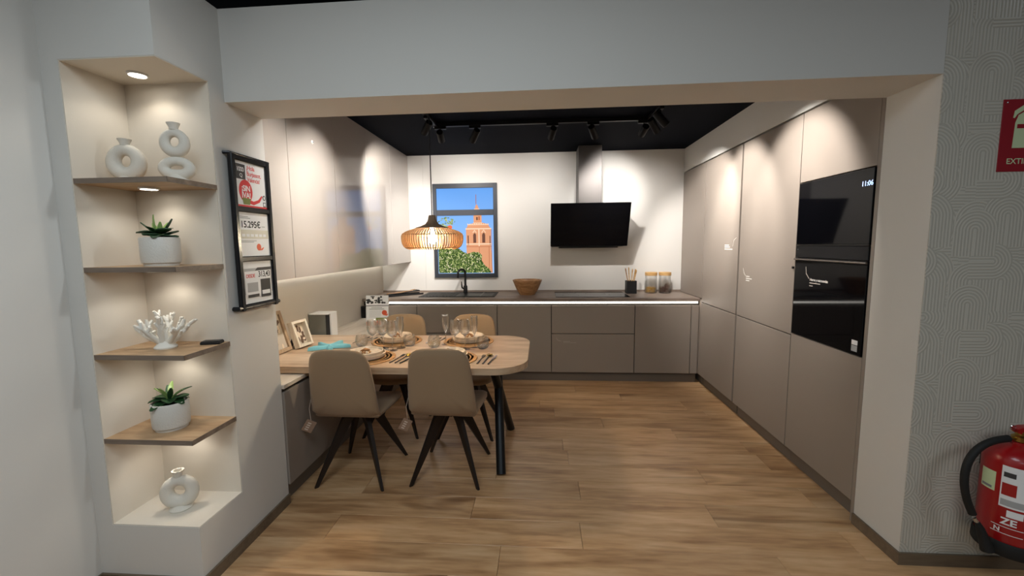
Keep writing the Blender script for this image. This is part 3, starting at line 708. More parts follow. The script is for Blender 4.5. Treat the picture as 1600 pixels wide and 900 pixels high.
pr('printed_tower', [[(326, 440), (346, 402), (396, 386), (440, 376), (520, 396), (549, 440), (549, 600), (560, 826), (332, 826), (328, 600)],
                     zr(396, 468, 318, 392), zr(406, 446, 268, 274), [(406, 272), (414, 240), (425, 222), (437, 240), (446, 272)]], 'print_brick', 1)
pr('printed_tower', [zr(322, 553, 432, 442), zr(326, 552, 566, 576), zr(340, 530, 398, 404), zr(392, 472, 384, 390), zr(437, 447, 440, 590), zr(402, 452, 262, 268),
                     [(385, 470), (403, 445), (421, 470), (416, 474), (403, 455), (390, 474)], [(465, 470), (484, 442), (503, 470), (498, 474), (484, 452), (470, 474)]]
   + [zr(340 + k * 20, 348 + k * 20, 392, 402) for k in range(10)], 'print_brick_light', 2)
pr('printed_tower', [zr(328, 556, 592, 596), zr(441, 445, 596, 826), zr(528, 532, 596, 826), zr(552, 556, 440, 826), zr(418, 423, 140, 222), zr(440, 452, 330, 362)], 'print_brick_dark', 2)
pr('printed_tower', [[(390, 560), (390, 490), (396, 478), (403, 474), (410, 478), (416, 490), (416, 560)], [(470, 560), (470, 490), (477, 476), (484, 472), (491, 476), (497, 490), (497, 560)],
                     zr(340, 350, 495, 580), zr(536, 544, 500, 580), zr(420, 434, 335, 362)], 'print_window', 2)
fol = [(74, 826), (74, 612), (110, 598), (160, 606), (215, 596), (262, 612), (300, 640), (340, 655), (392, 640), (440, 645), (465, 668), (462, 715), (490, 760), (530, 790), (545, 826)]
pr('printed_foliage', [fol], 'print_leaf_0', 3)
rnd = random.Random(11)
def inside(p, poly):
    r = False; j = len(poly) - 1
    for i in range(len(poly)):
        if (poly[i][1] > p[1]) != (poly[j][1] > p[1]) and p[0] < (poly[j][0] - poly[i][0]) * (p[1] - poly[i][1]) / (poly[j][1] - poly[i][1]) + poly[i][0]: r = not r
        j = i
    return r
leaves = {i: [] for i in range(6)}
def leaf2(x, y, L, a):
    ca, sa = math.cos(a), math.sin(a); p = [(L, 0), (0, L * 0.38), (-L, 0), (0, -L * 0.38)]
    return [(x + u * ca - v * sa, y + u * sa + v * ca) for u, v in p]
n = 0
while n < 900:
    p = (rnd.uniform(78, 548), rnd.uniform(594, 822))
    if not inside(p, fol): continue
    leaves[rnd.choice((0, 1, 1, 2, 2, 3, 3, 4, 5))].append(leaf2(p[0], p[1], rnd.uniform(6, 12), rnd.uniform(0, PI))); n += 1
for k in range(46):
    a = rnd.random() * 2 * PI; r = rnd.random() ** 0.5
    leaves[rnd.choice((1, 2, 2, 3))].append(leaf2(150 + 78 * r * math.cos(a), 378 + 46 * r * math.sin(a), rnd.uniform(9, 17), rnd.uniform(0, PI)))
for i in range(6):
    if leaves[i]:
        o = pr('printed_leaves', leaves[i], 'print_leaf_%d' % i, 4 + i * 0.5); o['kind'] = 'stuff'
pr('printed_orange', [ell(183, 422, 21, 19, 18)], 'print_orange', 9)

# ------------------------------------------------------------------ hood
hdm = thing('extractor_hood', 'black slanted glass extractor hood with grey chimney on the back wall', 'hood', (0.528, YB, 1.40))
part('chimney', 'chimney_grey', hdm, 0.404, 0.652, 4.615, YB - 0.002, 1.80, ZC - 0.002, 0.002)
Mh = Matrix.Translation((0.526, 4.500, 1.876)) @ Matrix.Rotation(math.radians(22), 4, 'X')
MB().box(-0.420, 0.420, 0.0, 0.012, -0.490, 0.0, 0.002, Mh).build('glass_panel', 'black_glass', hdm)
MB().prism([(4.545, 1.845), (4.69, 1.43), (YB - 0.002, 1.415), (YB - 0.002, 1.845)], 0.12, 0.932, 'X').build('housing', 'black_metal', hdm)
part('filter', 'steel_dark', hdm, 0.20, 0.85, 4.71, 4.895, 1.404, 1.416, 0.002)

# ------------------------------------------------------------------ tall units
XB = XR + 0.024
def tall(label, y0, y1, zs):
    t = thing('tall_cabinet', label, 'cabinet', (2.0, (y0 + y1) / 2, 0), group='tall taupe units on the right')
    part('plinth', 'plinth', t, XR + 0.045, XR + 0.060, y0, y1, 0.0, 0.107)
    return t
t = tall('taupe filler panel unit above the right end of the worktop', 4.276, YB - 0.003, None)
part('panel', 'taupe', t, XR, XR + 0.020, 4.276, YB - 0.003, ZW + 0.002, ZT, 0.001)
t = tall('tall taupe fridge cabinet nearest the back wall', 3.534, 4.268, None)
part('body', 'carcass', t, XB, 2.21, 3.522, 4.272, 0.108, ZT + 0.008)
part('door', 'taupe', t, XR, XR + 0.020, 3.540, 4.268, 0.857, ZT, 0.0012)
part('door', 'taupe', t, XR, XR + 0.020, 3.540, 4.268, 0.108, 0.850, 0.0012)
part('filler_panel', 'taupe', t, XR, XR + 0.020, 4.271, 4.345, 0.108, 0.884, 0.001)
part('edge_profile', 'profile_dark', t, XR + 0.012, XR + 0.0235, 3.517, 3.540, 0.108, ZT)
Mx = frame_m('-X', (XR - 0.0003, 3.79, 1.385))
flat_poly('decal', [rect(0.0, 0.085, 0.036, 0.044), rect(0.0, 0.10, 0.020, 0.028), rect(0.0, 0.15, 0.002, 0.010), [(0.15, 0.03), (0.154, 0.03), (0.17, 0.085), (0.215, 0.105), (0.215, 0.101), (0.174, 0.082)]], 'decal', t, Mx)
t = tall('tall taupe cabinet between the fridge cabinet and the ovens', 2.760, 3.517, None)
part('body', 'carcass', t, XB, 2.21, 2.762, 3.517, 0.108, ZT + 0.008)
part('door', 'taupe', t, XR, XR + 0.020, 2.765, 3.514, 0.857, ZT, 0.0012)
part('door', 'taupe', t, XR, XR + 0.020, 2.765, 3.514, 0.108, 0.850, 0.0012)
Mx = frame_m('-X', (XR - 0.0003, 3.385, 1.145))
flat_poly('decal', [rect(0.0, 0.055, 0.036, 0.043), rect(0.0, 0.09, 0.020, 0.027), rect(0.0, 0.055, 0.004, 0.011), [(-0.055, 0.10), (-0.051, 0.10), (-0.032, 0.062), (-0.008, 0.044), (-0.010, 0.041), (-0.036, 0.060)]], 'decal', t, Mx)
t = tall('tall taupe oven housing with top and bottom doors, nearest the papered wall', 2.160, 2.758, None)
part('body', 'carcass', t, XB + 0.004, 2.21, 2.163, 2.760, 0.108, ZT + 0.008)
part('door', 'taupe', t, XR, XR + 0.020, 2.163, 2.758, 1.812, ZT, 0.0012)
part('door', 'taupe', t, XR, XR + 0.020, 2.163, 2.758, 0.108, 0.866, 0.0012)
part('end_panel', 'taupe', t, XR - 0.001, 2.21, 2.1375, 2.159, 0.0, ZT + 0.008, 0.001)
mw = thing('microwave', 'black glass built-in microwave over the oven', 'microwave', (1.75, 2.46, 1.432))
MB().box(XR - 0.004, XR + 0.016, 2.168, 2.753, 1.434, 1.806, 0.002).build('front_glass', 'oven_glass', mw)
part('bottom_trim', 'steel_dark', mw, XR - 0.006, XR - 0.004, 2.168, 2.753, 1.428, 1.434)
text('lettering', '11:06', 0.034, 'display', mw, frame_m('-X', (XR - 0.0045, 2.245, 1.722)), bold=0.01)
wdw = thing('warming_drawer', 'narrow black drawer between microwave and oven', 'drawer', (1.75, 2.46, 1.352))
MB().box(XR - 0.004, XR + 0.016, 2.168, 2.753, 1.354, 1.426, 0.002).build('front', 'black_metal', wdw)
part('badge', 'ink_grey', wdw, XR - 0.0048, XR - 0.004, 2.73, 2.736, 1.40, 1.406)
ov = thing('oven', 'black glass built-in oven with slim bar under the drawer', 'oven', (1.75, 2.46, 0.869))
MB().box(XR - 0.004, XR + 0.016, 2.168, 2.753, 0.870, 1.332, 0.002).build('door_glass', 'oven_glass', ov)
MB().box(XR - 0.016, XR - 0.004, 2.168, 2.753, 1.338, 1.348, 0.002).build('handle', 'steel', ov)
part('control_strip', 'black_metal', ov, XR - 0.003, XR + 0.016, 2.168, 2.753, 1.333, 1.351)
Mx = frame_m('-X', (XR - 0.0045, 2.60, 1.20))
text('lettering', 'Horno y microondas', 0.022, 'decal', ov, Mx @ Matrix.Translation((0, 0.018, 0)), bold=0.015, spacing=0.85)
flat_poly('decal', [rect(0, 0.095, 0.003, 0.008), rect(0, 0.03, -0.014, -0.009), [(-0.045, 0.10), (-0.041, 0.10), (-0.034, 0.060), (-0.006, 0.032), (-0.008, 0.028), (-0.039, 0.058)]], 'decal_faint', ov, Mx)
st = flat_poly('sticker', [rect(0, 0.040, 0.034, 0.058)], 'paper', ov, frame_m('-X', (XR - 0.0045, 2.232, 0.888)))
st = flat_poly('sticker', [rect(0, 0.040, 0.0, 0.031)], 'paper_grey', ov, frame_m('-X', (XR - 0.0045, 2.232, 0.888)))
part('door_clip', 'black_matte', t, XR - 0.012, XR - 0.001, 2.765, 2.775, 1.280, 1.294)

# ------------------------------------------------------------------ table
TZ = 0.7365; T0 = 0.6965
tb = thing('dining_table', 'light oak dining table with rounded end and black crossed legs', 'table', (-0.9, 2.78, 0))
def rrect(x0, x1, y0, y1, r, n=10):
    p = [(x0, y0)]
    p += [(x1 - r + r * math.cos(a), y0 + r + r * math.sin(a)) for a in [-PI / 2 + PI / 2 * k / n for k in range(n + 1)]]
    p += [(x1 - r + r * math.cos(a), y1 - r + r * math.sin(a)) for a in [PI / 2 * k / n for k in range(n + 1)]]
    return p + [(x0, y1)]
MB().prism(rrect(-1.905, -0.085, 2.345, 3.225, 0.21, 14), T0, TZ).build('tabletop', 'table_oak', tb, 35)
for a, b in (((-0.315, 2.93, T0), (-0.258, 2.500, 0.0)), ((-0.325, 2.62, T0), (-0.243, 3.165, 0.0))):
    dx = 0.05 if a[1] > b[1] else 0.0
    MB().tube([a, b], 0.030, 18).build('leg', 'black_metal', tb, 40)
part('mounting_plate', 'black_metal', tb, -0.40, -0.23, 2.54, 3.0, T0 - 0.006, T0, 0.001)
part('support_rail', 'profile_dark', tb, -1.87, -1.45, 2.45, 3.15, ZLO + 0.0004, T0)

# ------------------------------------------------------------------ chairs
def slab(outline, fn, thick, rings=(0.0, 0.5, 1.0)):
    """outline: closed 2-D polygon (u,v); fn(u,v)->(point, normal). A soft-edged padded slab."""
    mb = MB(); n = len(outline); cu = sum(p[0] for p in outline) / n; cv = sum(p[1] for p in outline) / n
    lev = [(0.0, -0.5), (0.45, -0.5), (0.80, -0.49), (0.95, -0.40), (1.0, -0.15), (1.0, 0.15), (0.95, 0.40), (0.80, 0.49), (0.45, 0.5), (0.0, 0.5)]
    vs = []; fs = []
    for s, h in lev:
        for u, v in outline:
            p, nn = fn(cu + (u - cu) * s, cv + (v - cv) * s)
            vs.append(Vector(p) + Vector(nn) * h * thick)
    m = len(lev)
    for i in range(m - 1):
        for k in range(n):
            k2 = (k + 1) % n; fs.append((i * n + k, i * n + k2, (i + 1) * n + k2, (i + 1) * n + k))
    return mb.add(vs, fs)
def make_chair(label):
    t = thing('dining_chair', label, 'chair', (0, 0, 0), 0, 'upholstered chairs at the dining table')
    # sitter faces +Y
    def back(u, v):     # u across, v height from 0 (seat) to 1
        y = -0.222 - 0.060 * v + 0.024 * (u / 0.2) ** 2 + 0.050 * max(0.0, 0.12 - v) / 0.12
        return (u, y, 0.440 + 0.432 * v), (0, -1, -0.17)
    ol = []
    for k in range(9): ol.append((-0.192 + 0.384 * k / 8, 0.0))
    right = [(0.203, 0.03), (0.204, 0.10), (0.200, 0.30), (0.192, 0.52), (0.184, 0.70), (0.178, 0.80), (0.168, 0.88), (0.150, 0.94), (0.122, 0.978), (0.085, 0.993), (0.04, 1.0)]
    ol += right + [(0.0, 1.0)] + [(-a, b) for a, b in right[::-1]]
    slab(ol, back, 0.040).build('backrest', 'fabric', t, 80, local=True)
    def seat(u, v):
        z = 0.440 + 0.018 * (u / 0.21) ** 2 - 0.010 * max(0, v - 0.1) / 0.1 * 0.5
        return (u, v, z), (0, 0, 1)
    so = [(-0.195, -0.19), (0.195, -0.19), (0.203, -0.10), (0.212, 0.02), (0.216, 0.12), (0.208, 0.17), (0.185, 0.20), (0.14, 0.215), (0.0, 0.222), (-0.14, 0.215), (-0.185, 0.20), (-0.208, 0.17), (-0.216, 0.12), (-0.212, 0.02), (-0.203, -0.10)]
    slab(so, seat, 0.046).build('seat', 'fabric', t, 80, local=True)
    MB().box(-0.085, 0.085, -0.085, 0.085, 0.402, 0.420, 0.004).build('leg_hub', 'leg_metal', t, local=True)
    for sx in (-1, 1):
        for sy in (-1, 1):
            a = Vector((sx * 0.055, sy * 0.055, 0.405)); b = Vector((sx * 0.206, sy * 0.212, 0.0))
            d = (b - a).normalized(); out = Vector((sx, sy, 0)).normalized(); side = Vector((-sy * sx, 1, 0)).normalized() if False else Vector((-out.y, out.x, 0))
            nrm = d.cross(side).normalized()
            vs = []
            for p, w_, th in ((a, 0.030, 0.030), (a.lerp(b, 0.12), 0.018, 0.030), (b, 0.010, 0.0115)):
                for q in ((-1, -1), (1, -1), (1, 1), (-1, 1)):
                    r_ = p + side * q[0] * w_ * 0.7 + nrm * q[1] * th
                    if p is b: r_.z = 0.0
                    if p is a: r_.z = min(r_.z, 0.41)
                    vs.append(r_)
            fs = [(3, 2, 1, 0), (8, 9, 10, 11)] + [(i * 4 + k, i * 4 + (k + 1) % 4, (i + 1) * 4 + (k + 1) % 4, (i + 1) * 4 + k) for i in (0, 1) for k in range(4)]
            MB().add(vs, fs).build('leg', 'leg_metal', t, 40, local=True)
    return t
ch = make_chair('near left tan upholstered chair seen from behind, beside the poster column')
ch.matrix_basis = Matrix.Translation((-1.152, 2.505, 0)) @ Matrix.Rotation(-0.02, 4, 'Z')
c2 = dup(ch, (-0.580, 2.548, 0), -0.03, 'near right tan upholstered chair seen from behind, by the table leg')
c3 = dup(ch, (-1.150, 3.165, 0), PI + 0.03, 'far left tan upholstered chair, back against the sink drawers')
c4 = dup(ch, (-0.570, 3.165, 0), PI - 0.02, 'far right tan upholstered chair across the table, back to the base units')
for c_ in (ch, c2):
    Mt = Matrix.Translation((-0.222, -0.215, 0.395)) @ Matrix.Rotation(0.5, 4, 'Z') @ Matrix.Rotation(0.55, 4, 'Y')
    tg = MB().box(-0.030, 0.030, -0.002, 0.002, -0.040, 0.030, 0.001, Mt).build('hang_tag', 'tag_card', c_, local=True)
    mb = MB()
    for k in range(4): mb.box(-0.016, 0.004, -0.0028, -0.002, -0.030 + k * 0.013, -0.024 + k * 0.013, 0, Mt)
    mb.build('tag_print', 'tag_print', tg, local=True)
    MB().tube([(-0.198, -0.225, 0.56), (-0.215, -0.220, 0.50), (-0.212, -0.214, 0.425)], 0.0014, 5).build('string', 'tag_print', tg, local=True)

# ------------------------------------------------------------------ place settings
MATR = 0.184
mats_ = (('near left', (-1.125, 2.548), 0), ('near right', (-0.590, 2.548), 0), ('far left', (-1.085, 3.018), PI), ('far right', (-0.540, 3.024), PI))
protos = {}
def put(key, builder, loc, rz, label):
    if key not in protos: 
        o = builder(label); o.matrix_basis = Matrix.Translation(loc) @ Matrix.Rotation(rz, 4, 'Z'); protos[key] = o; return o
    return dup(protos[key], loc, rz, label)
def b_mat(lb):
    t = thing('placemat', lb, 'placemat', group='round woven placemats')
    MB().lathe([(0, 0), (MATR, 0), (MATR + 0.002, 0.003), (MATR, 0.006), (0, 0.006)], 48).build('disc', 'mat_wood', t, 40, local=True)
    mb = MB()
    for r in [0.03 + 0.022 * k for k in range(7)]: mb.lathe([(r, 0.006), (r + 0.004, 0.0075), (r + 0.008, 0.006)], 36)
    mb.build('weave_rings', 'mat_wood', t, 60, local=True); return t
def b_plate(lb):
    t = thing('dinner_plate', lb, 'plate', group='cream dinner plates')
    MB().lathe([(0, 0), (0.105, 0), (0.118, 0.006), (0.124, 0.024), (0.124, 0.029), (0.119, 0.029), (0.114, 0.014), (0.10, 0.009), (0, 0.009)], 48).build('plate', 'plate', t, 40, local=True)
    MB().lathe([(0.070, -0.0), (0.074, 0.0), (0.074, 0.002), (0.070, 0.002)], 36, None, True).build('foot_ring', 'plate', t, 40, local=True); return t
def b_bowl(lb):
    t = thing('side_plate', lb, 'plate', group='cream side plates')
    MB().lathe([(0, 0), (0.090, 0), (0.104, 0.008), (0.110, 0.028), (0.110, 0.034), (0.105, 0.034), (0.099, 0.022), (0.085, 0.017), (0, 0.017)], 44).build('plate', 'plate', t, 40, local=True)
    MB().lathe([(0.060, 0.0), (0.064, 0.0), (0.064, 0.002), (0.060, 0.002)], 36, None, True).build('foot_ring', 'plate', t, 40, local=True); return t
def b_ring(lb):
    t = thing('napkin_ring', lb, 'napkin ring', group='brown napkin rings on the plates')
    rnd = random.Random(4)
    for k in range(11):
        a = 2 * PI * k / 11
        MB().lathe([(0, -0.007), (0.006, -0.004), (0.0075, 0), (0.006, 0.004), (0, 0.007)], 8, Matrix.Translation((0.030 * math.cos(a), 0.024 * math.sin(a), 0.0075))).build('bead', 'bowl_wood' if k % 3 else 'plate', t, 70, local=True)
    MB().tube([(-0.03, 0.004, 0.016), (0, -0.004, 0.024), (0.026, 0.006, 0.018)], [0.003, 0.012, 0.004], 8).build('knot', 'bowl_wood', t, 60, local=True); return t
def b_knife(lb):
    t = thing('table_knife', lb, 'knife', group='knives beside the plates')
    MB().tube([(0, -0.105, 0.004), (0, -0.03, 0.004), (0, 0.0, 0.004)], [0.0055, 0.005, 0.0045], 8, flat=0.7).build('handle', 'steel_dark', t, 50, local=True)
    MB().prism([(-0.004, 0.0), (0.004, 0.0), (0.0075, 0.03), (0.007, 0.085), (0.002, 0.105), (-0.004, 0.10)], 0.003, 0.005).build('blade', 'steel', t, local=True); return t
def b_fork(lb):
    t = thing('table_fork', lb, 'fork', group='forks beside the plates')
    MB().tube([(0, -0.10, 0.003), (0, -0.02, 0.004), (0, 0.035, 0.006)], [0.005, 0.0032, 0.003], 8, flat=0.6).build('handle', 'steel_dark', t, 50, local=True)
    mb = MB().prism([(-0.004, 0.035), (0.004, 0.035), (0.011, 0.058), (-0.011, 0.058)], 0.004, 0.006)
    for k in range(4): mb.box(-0.011 + k * 0.0063, -0.008 + k * 0.0063, 0.057, 0.098, 0.0045, 0.0065)
    mb.build('tines', 'steel_dark', t, local=True); return t
def b_spoon(lb):
    t = thing('gold_spoon', lb, 'spoon', group='gold bowled spoons beside the plates')
    MB().tube([(0, -0.11, 0.003), (0, -0.02, 0.004), (0, 0.045, 0.007)], [0.005, 0.0032, 0.0035], 8, flat=0.6).build('handle', 'steel_dark', t, 50, local=True)
    MB().tube([(0, 0.042, 0.007), (0, 0.055, 0.0075), (0, 0.075, 0.008), (0, 0.095, 0.008), (0, 0.108, 0.008)], [0.004, 0.015, 0.021, 0.016, 0.004], 12, flat=0.32).build('bowl', 'gold', t, 50, local=True); return t
for nm, (mx, my), rz in mats_:
    put('mat', b_mat, (mx, my, TZ), rz, 'round woven placemat at the %s place of the table' % nm)
    z = TZ + 0.0076
    put('plate', b_plate, (mx, my, z), rz, 'larger cream plate on the %s placemat' % nm)
    put('bowl', b_bowl, (mx, my, z + 0.0095), rz, 'smaller cream plate stacked at the %s place' % nm)
    put('ring', b_ring, (mx, my, z + 0.027), rz + 0.4, 'brown beaded napkin ring on the plates at the %s place' % nm)
    s_ = 1 if rz == 0 else -1
    ox = mx + s_ * (MATR + 0.028)
    k = 0.10 if 'right' in nm else 0.16
    yc = my - s_ * 0.01
    put('fork', b_fork, (ox, yc, TZ), rz - k, 'steel fork beside the %s placemat' % nm)
    put('spoon', b_spoon, (ox + s_ * 0.036, yc + s_ * 0.01, TZ), rz - k, 'gold bowled spoon beside the %s placemat' % nm)
    put('knife', b_knife, (ox + s_ * 0.074, yc - s_ * 0.005, TZ), rz - k - 0.05, 'steel knife beside the %s placemat' % nm)
def b_wine(lb):
    t = thing('wine_glass', lb, 'glass', group='stemmed wine glasses on the table')
    MB().lathe([(0, 0), (0.034, 0), (0.034, 0.0015), (0.012, 0.004), (0.004, 0.010), (0.0035, 0.088), (0.006, 0.094), (0, 0.094)], 24).build('stem', 'glass', t, 50, local=True)
    MB().lathe([(0.0, 0.0945), (0.010, 0.0955), (0.028, 0.112), (0.037, 0.138), (0.037, 0.165), (0.032, 0.205), (0.0308, 0.205), (0.0358, 0.165), (0.0358, 0.138), (0.027, 0.114), (0.009, 0.098), (0, 0.0975)], 24).build('bowl', 'glass', t, 50, local=True); return t
def b_flute(lb):
    t = thing('champagne_flute', lb, 'glass', group='tall flutes on the table')
    MB().lathe([(0, 0), (0.032, 0), (0.032, 0.0015), (0.010, 0.004), (0.004, 0.010), (0.0035, 0.084), (0.005, 0.09), (0, 0.09)], 24).build('stem', 'glass', t, 50, local=True)
    MB().lathe([(0.0, 0.0905), (0.006, 0.0915), (0.020, 0.125), (0.025, 0.165), (0.024, 0.222), (0.0228, 0.222), (0.0238, 0.165), (0.019, 0.127), (0.006, 0.095), (0, 0.0945)], 24).build('bowl', 'glass', t, 50, local=True); return t
def b_tumbler(lb):
    t = thing('water_tumbler', lb, 'glass', group='rounded water tumblers on the table')
    MB().lathe([(0, 0), (0.026, 0), (0.038, 0.012), (0.044, 0.035), (0.042, 0.060), (0.036, 0.080), (0.0348, 0.080), (0.0406, 0.060), (0.0425, 0.035), (0.036, 0.014), (0.024, 0.005), (0, 0.005)], 28).build('body', 'glass', t, 50, local=True)
    MB().lathe([(0.0352, 0.0804), (0.0358, 0.0804), (0.0358, 0.0812), (0.0352, 0.0812)], 28, None, True).build('rim', 'glass', t, 50, local=True); return t
put('wine', b_wine, (-1.175, 2.785, TZ), 0, 'wine glass leftmost on the table, nearest the starfish')
put('wine', b_wine, (-1.105, 2.800, TZ), 0, 'second wine glass from the left, between the left placemats')
put('wine', b_wine, (-1.020, 2.745, TZ), 0, 'wine glass in front of the left flute')
put('flute', b_flute, (-0.985, 2.815, TZ), 0, 'tall flute between the left placemats')
put('flute', b_flute, (-0.690, 2.925, TZ), 0, 'tall flute left of the far right plate')
put('wine', b_wine, (-0.595, 2.800, TZ), 0, 'left wine glass between the right placemats')
put('wine', b_wine, (-0.525, 2.795, TZ), 0, 'right wine glass between the right placemats')
put('flute', b_flute, (-0.470, 2.862, TZ), 0, 'tall flute in front of the far right plate')
put('tumbler', b_tumbler, (-1.290, 2.862, TZ), 0, 'water tumbler leftmost, beside the starfish')
put('tumbler', b_tumbler, (-0.945, 2.880, TZ), 0, 'water tumbler in front of the far left plate')
put('tumbler', b_tumbler, (-0.755, 2.842, TZ), 0, 'water tumbler near the table middle')
put('tumbler', b_tumbler, (-0.405, 2.815, TZ), 0, 'water tumbler rightmost, near the rounded table end')

# ------------------------------------------------------------------ things on the left of the table
sf = thing('starfish', 'turquoise starfish ornament lying on the table', 'ornament', (-1.495, 2.80, TZ), 0.12)
A = 5; vs = []; rings = []
for lev, (sc_, zz) in enumerate(((1.0, 0.002), (0.96, 0.011), (0.72, 0.018), (0.38, 0.026), (0.0, 0.030))):
    for k in range(A * 8):
        a = 2 * PI * k / (A * 8); c = abs(((k / 8.0) % 1.0) - 0.5) * 2        # 1 on an arm, 0 between
        r = 0.036 + 0.112 * c ** 1.9
        if lev in (2, 3): r = 0.028 + 0.110 * c ** 2.6
        lift = 0.014 * c ** 3 if lev < 3 else 0
        vs.append((r * sc_ * math.cos(a), r * sc_ * math.sin(a), zz + (lift if lev else 0)))
n = A * 8; fs = [tuple(range(n - 1, -1, -1))]
for i in range(4):
    for k in range(n): fs.append((i * n + k, i * n + (k + 1) % n, (i + 1) * n + (k + 1) % n, (i + 1) * n + k))
MB().add(vs, fs).build('body', 'turquoise', sf, 70, local=True)
mb = MB(); rnd = random.Random(2)
for k in range(60):
    a = 2 * PI * (rnd.randrange(5) + 0.0) / 5 + rnd.uniform(-.06, .06); r = rnd.uniform(0.0, 0.10)
    mb.lathe([(0.0022, 0), (0.0016, 0.0025), (0, 0.003)], 5, Matrix.Translation((r * math.cos(a), r * math.sin(a), 0.026 - 0.06 * r)))
nb = mb.build('bumps', 'turquoise', sf, 70, local=True); nb['kind'] = 'stuff'
def photo_frame(label, loc, rz, W, H, depth, lean, fm, side_m, seed, bw):
    """leans back; local: width along X, faces -Y"""
    t = thing('photo_frame', label, 'photo frame', loc, rz, 'photo frames on the table')
    Mx = Matrix.Translation((0, 0, depth * math.sin(lean))) @ Matrix.Rotation(-lean, 4, 'X')
    def bxp(nm, m, x0, x1, y0, y1, z0, z1, bev=0.0015, p=None): return MB().box(x0, x1, y0, y1, z0, z1, bev, Mx).build(nm, m, p or t, local=True)
    for s_ in (-1, 1): bxp('side', side_m, *sorted((s_ * W / 2, s_ * (W / 2 - bw))), 0, depth, 0.0005, H)
    bxp('rail', fm, -W / 2 + bw, W / 2 - bw, 0, depth, 0.0005, bw); bxp('rail', fm, -W / 2 + bw, W / 2 - bw, 0, depth, H - bw, H)
    ph_ = bxp('photo', 'paper_photo_bg', -W / 2 + bw, W / 2 - bw, depth - 0.006, depth - 0.003, bw, H - bw, 0)
    bxp('backing', 'ink_dark_grey', -W / 2 + bw * 0.5, W / 2 - bw * 0.5, depth - 0.003, depth - 0.0005, bw * 0.5, H - bw * 0.5, 0)
    rnd = random.Random(seed); mb = MB(); mb2 = MB()
    for k in range(26):
        x = rnd.uniform(-W / 2 + bw + 0.012, W / 2 - bw - 0.012); z = rnd.uniform(bw + 0.015, H - bw - 0.02)
        (mb if k % 3 else mb2).prism(ell(x, z, rnd.uniform(.006, .016), rnd.uniform(.008, .022), 10)[::-1], depth - 0.0066 - k * 0.00002, depth - 0.0062 - k * 0.00002, 'Y', Mx)
    
    for q_, m_ in ((mb, 'print_brown'), (mb2, 'print_cream')): q_.build('photo_print', m_, ph_, local=True)['kind'] = 'stuff'
    zt = H * 0.6; back = Mx @ Vector((0, depth, zt))
    MB().prism([(back.y - 0.001, back.z), (back.y + zt * math.sin(lean) * 0 + 0.075, 0.0005), (back.y + 0.06, 0.0005), (back.y - 0.012, back.z - 0.03)], -0.02, 0.02, 'X').build('easel_back', 'ink_dark_grey', t, local=True)
    return t
mat('paper_photo_bg', lin(196, 184, 166), 0.4); mat('print_brown', lin(96, 72, 54), 0.5); mat('print_cream', lin(226, 208, 184), 0.5)
photo_frame('larger wooden photo frame leaning on the table by the column', (-1.735, 2.640, TZ + 0.0005), PI / 2, 0.21, 0.285, 0.020, 0.26, 'frame_wood', 'frame_wood', 1, 0.026)
photo_frame('smaller pale box photo frame on the table near the starfish', (-1.673, 2.820, TZ + 0.0005), PI / 2 - 0.12, 0.150, 0.190, 0.042, 0.30, 'frame_pale', 'frame_pale', 2, 0.018)
gb = thing('grey_box', 'grey box with white lid on the low worktop behind the table', 'box', (-1.815, 3.34, ZLO))
MB().box(-0.085, 0.055, -0.09, 0.06, 0, 0.205, 0.002).build('body', 'grey_box', gb, local=True)
part('dark_slot', 'black_matte', gb, 0.055, 0.062, -0.088, 0.058, 0.0, 0.205, local=True)
MB().box(0.062, 0.078, -0.04, 0.06, 0, 0.207, 0.002).build('white_side', 'lid_white', gb, local=True)
MB().box(-0.087, 0.078, -0.092, 0.064, 0.207, 0.215, 0.002).build('lid', 'lid_white', gb, local=True)
so = thing('power_socket', 'black socket block at the end of the low worktop by the wall', 'socket', (XW, 4.285, ZLO))
MB().box(XW + 0.001, XW + 0.05, 4.255, 4.310, ZLO, ZLO + 0.125, 0.003).build('block', 'black_matte', so)
part('face_plate', 'black_metal', so, XW + 0.006, XW + 0.045, 4.253, 4.255, ZLO + 0.012, ZLO + 0.112)
# leaflet in a clear stand
lf = thing('leaflet_stand', 'clear stand holding a printed leaflet on the low worktop', 'leaflet', (-1.530, 3.75, ZLO), 0.06)
Ml = Matrix.Rotation(-0.10, 4, 'X')
MB().box(-0.108, 0.108, 0.0, 0.003, 0.004, 0.300, 0.0005, Ml).build('back_plate', 'glass', lf, local=True)
MB().box(-0.108, 0.108, -0.004, 0.050, 0.0, 0.003, 0.0005).build('foot', 'glass', lf, local=True)
pg = MB().box(-0.105, 0.105, -0.0022, -0.0008, 0.006, 0.303, 0, Ml).build('page', 'paper', lf, local=True)
def LP(dz): return Ml @ Matrix.Translation((-0.105, -0.0023 - dz, 0.006)) @ FACE['-Y'].to_4x4()
rnd = random.Random(9)
flat_poly('print', [ell(rnd.uniform(0.015, 0.195), rnd.uniform(0.225, 0.285), rnd.uniform(0.006, 0.022), rnd.uniform(0.005, 0.012), 10) for k in range(22)], 'ink_dark_grey', pg, LP(0.0002), 0.0003, local=True)
flat_poly('print', [rect(0.0, 0.21, 0.196, 0.204)], 'ink_grey', pg, LP(0.0002), 0.0003, local=True)
flat_poly('print', [rect(0.05, 0.15, 0.180, 0.184), rect(0.03, 0.17, 0.166, 0.171)], 'ink_grey', pg, LP(0.0002), 0.0003, local=True)
flat_poly('print', [rect(0.03, 0.14, 0.150 - k * 0.011, 0.152 - k * 0.011) for k in range(6)], 'paper_grey', pg, LP(0.0002), 0.0003, local=True)
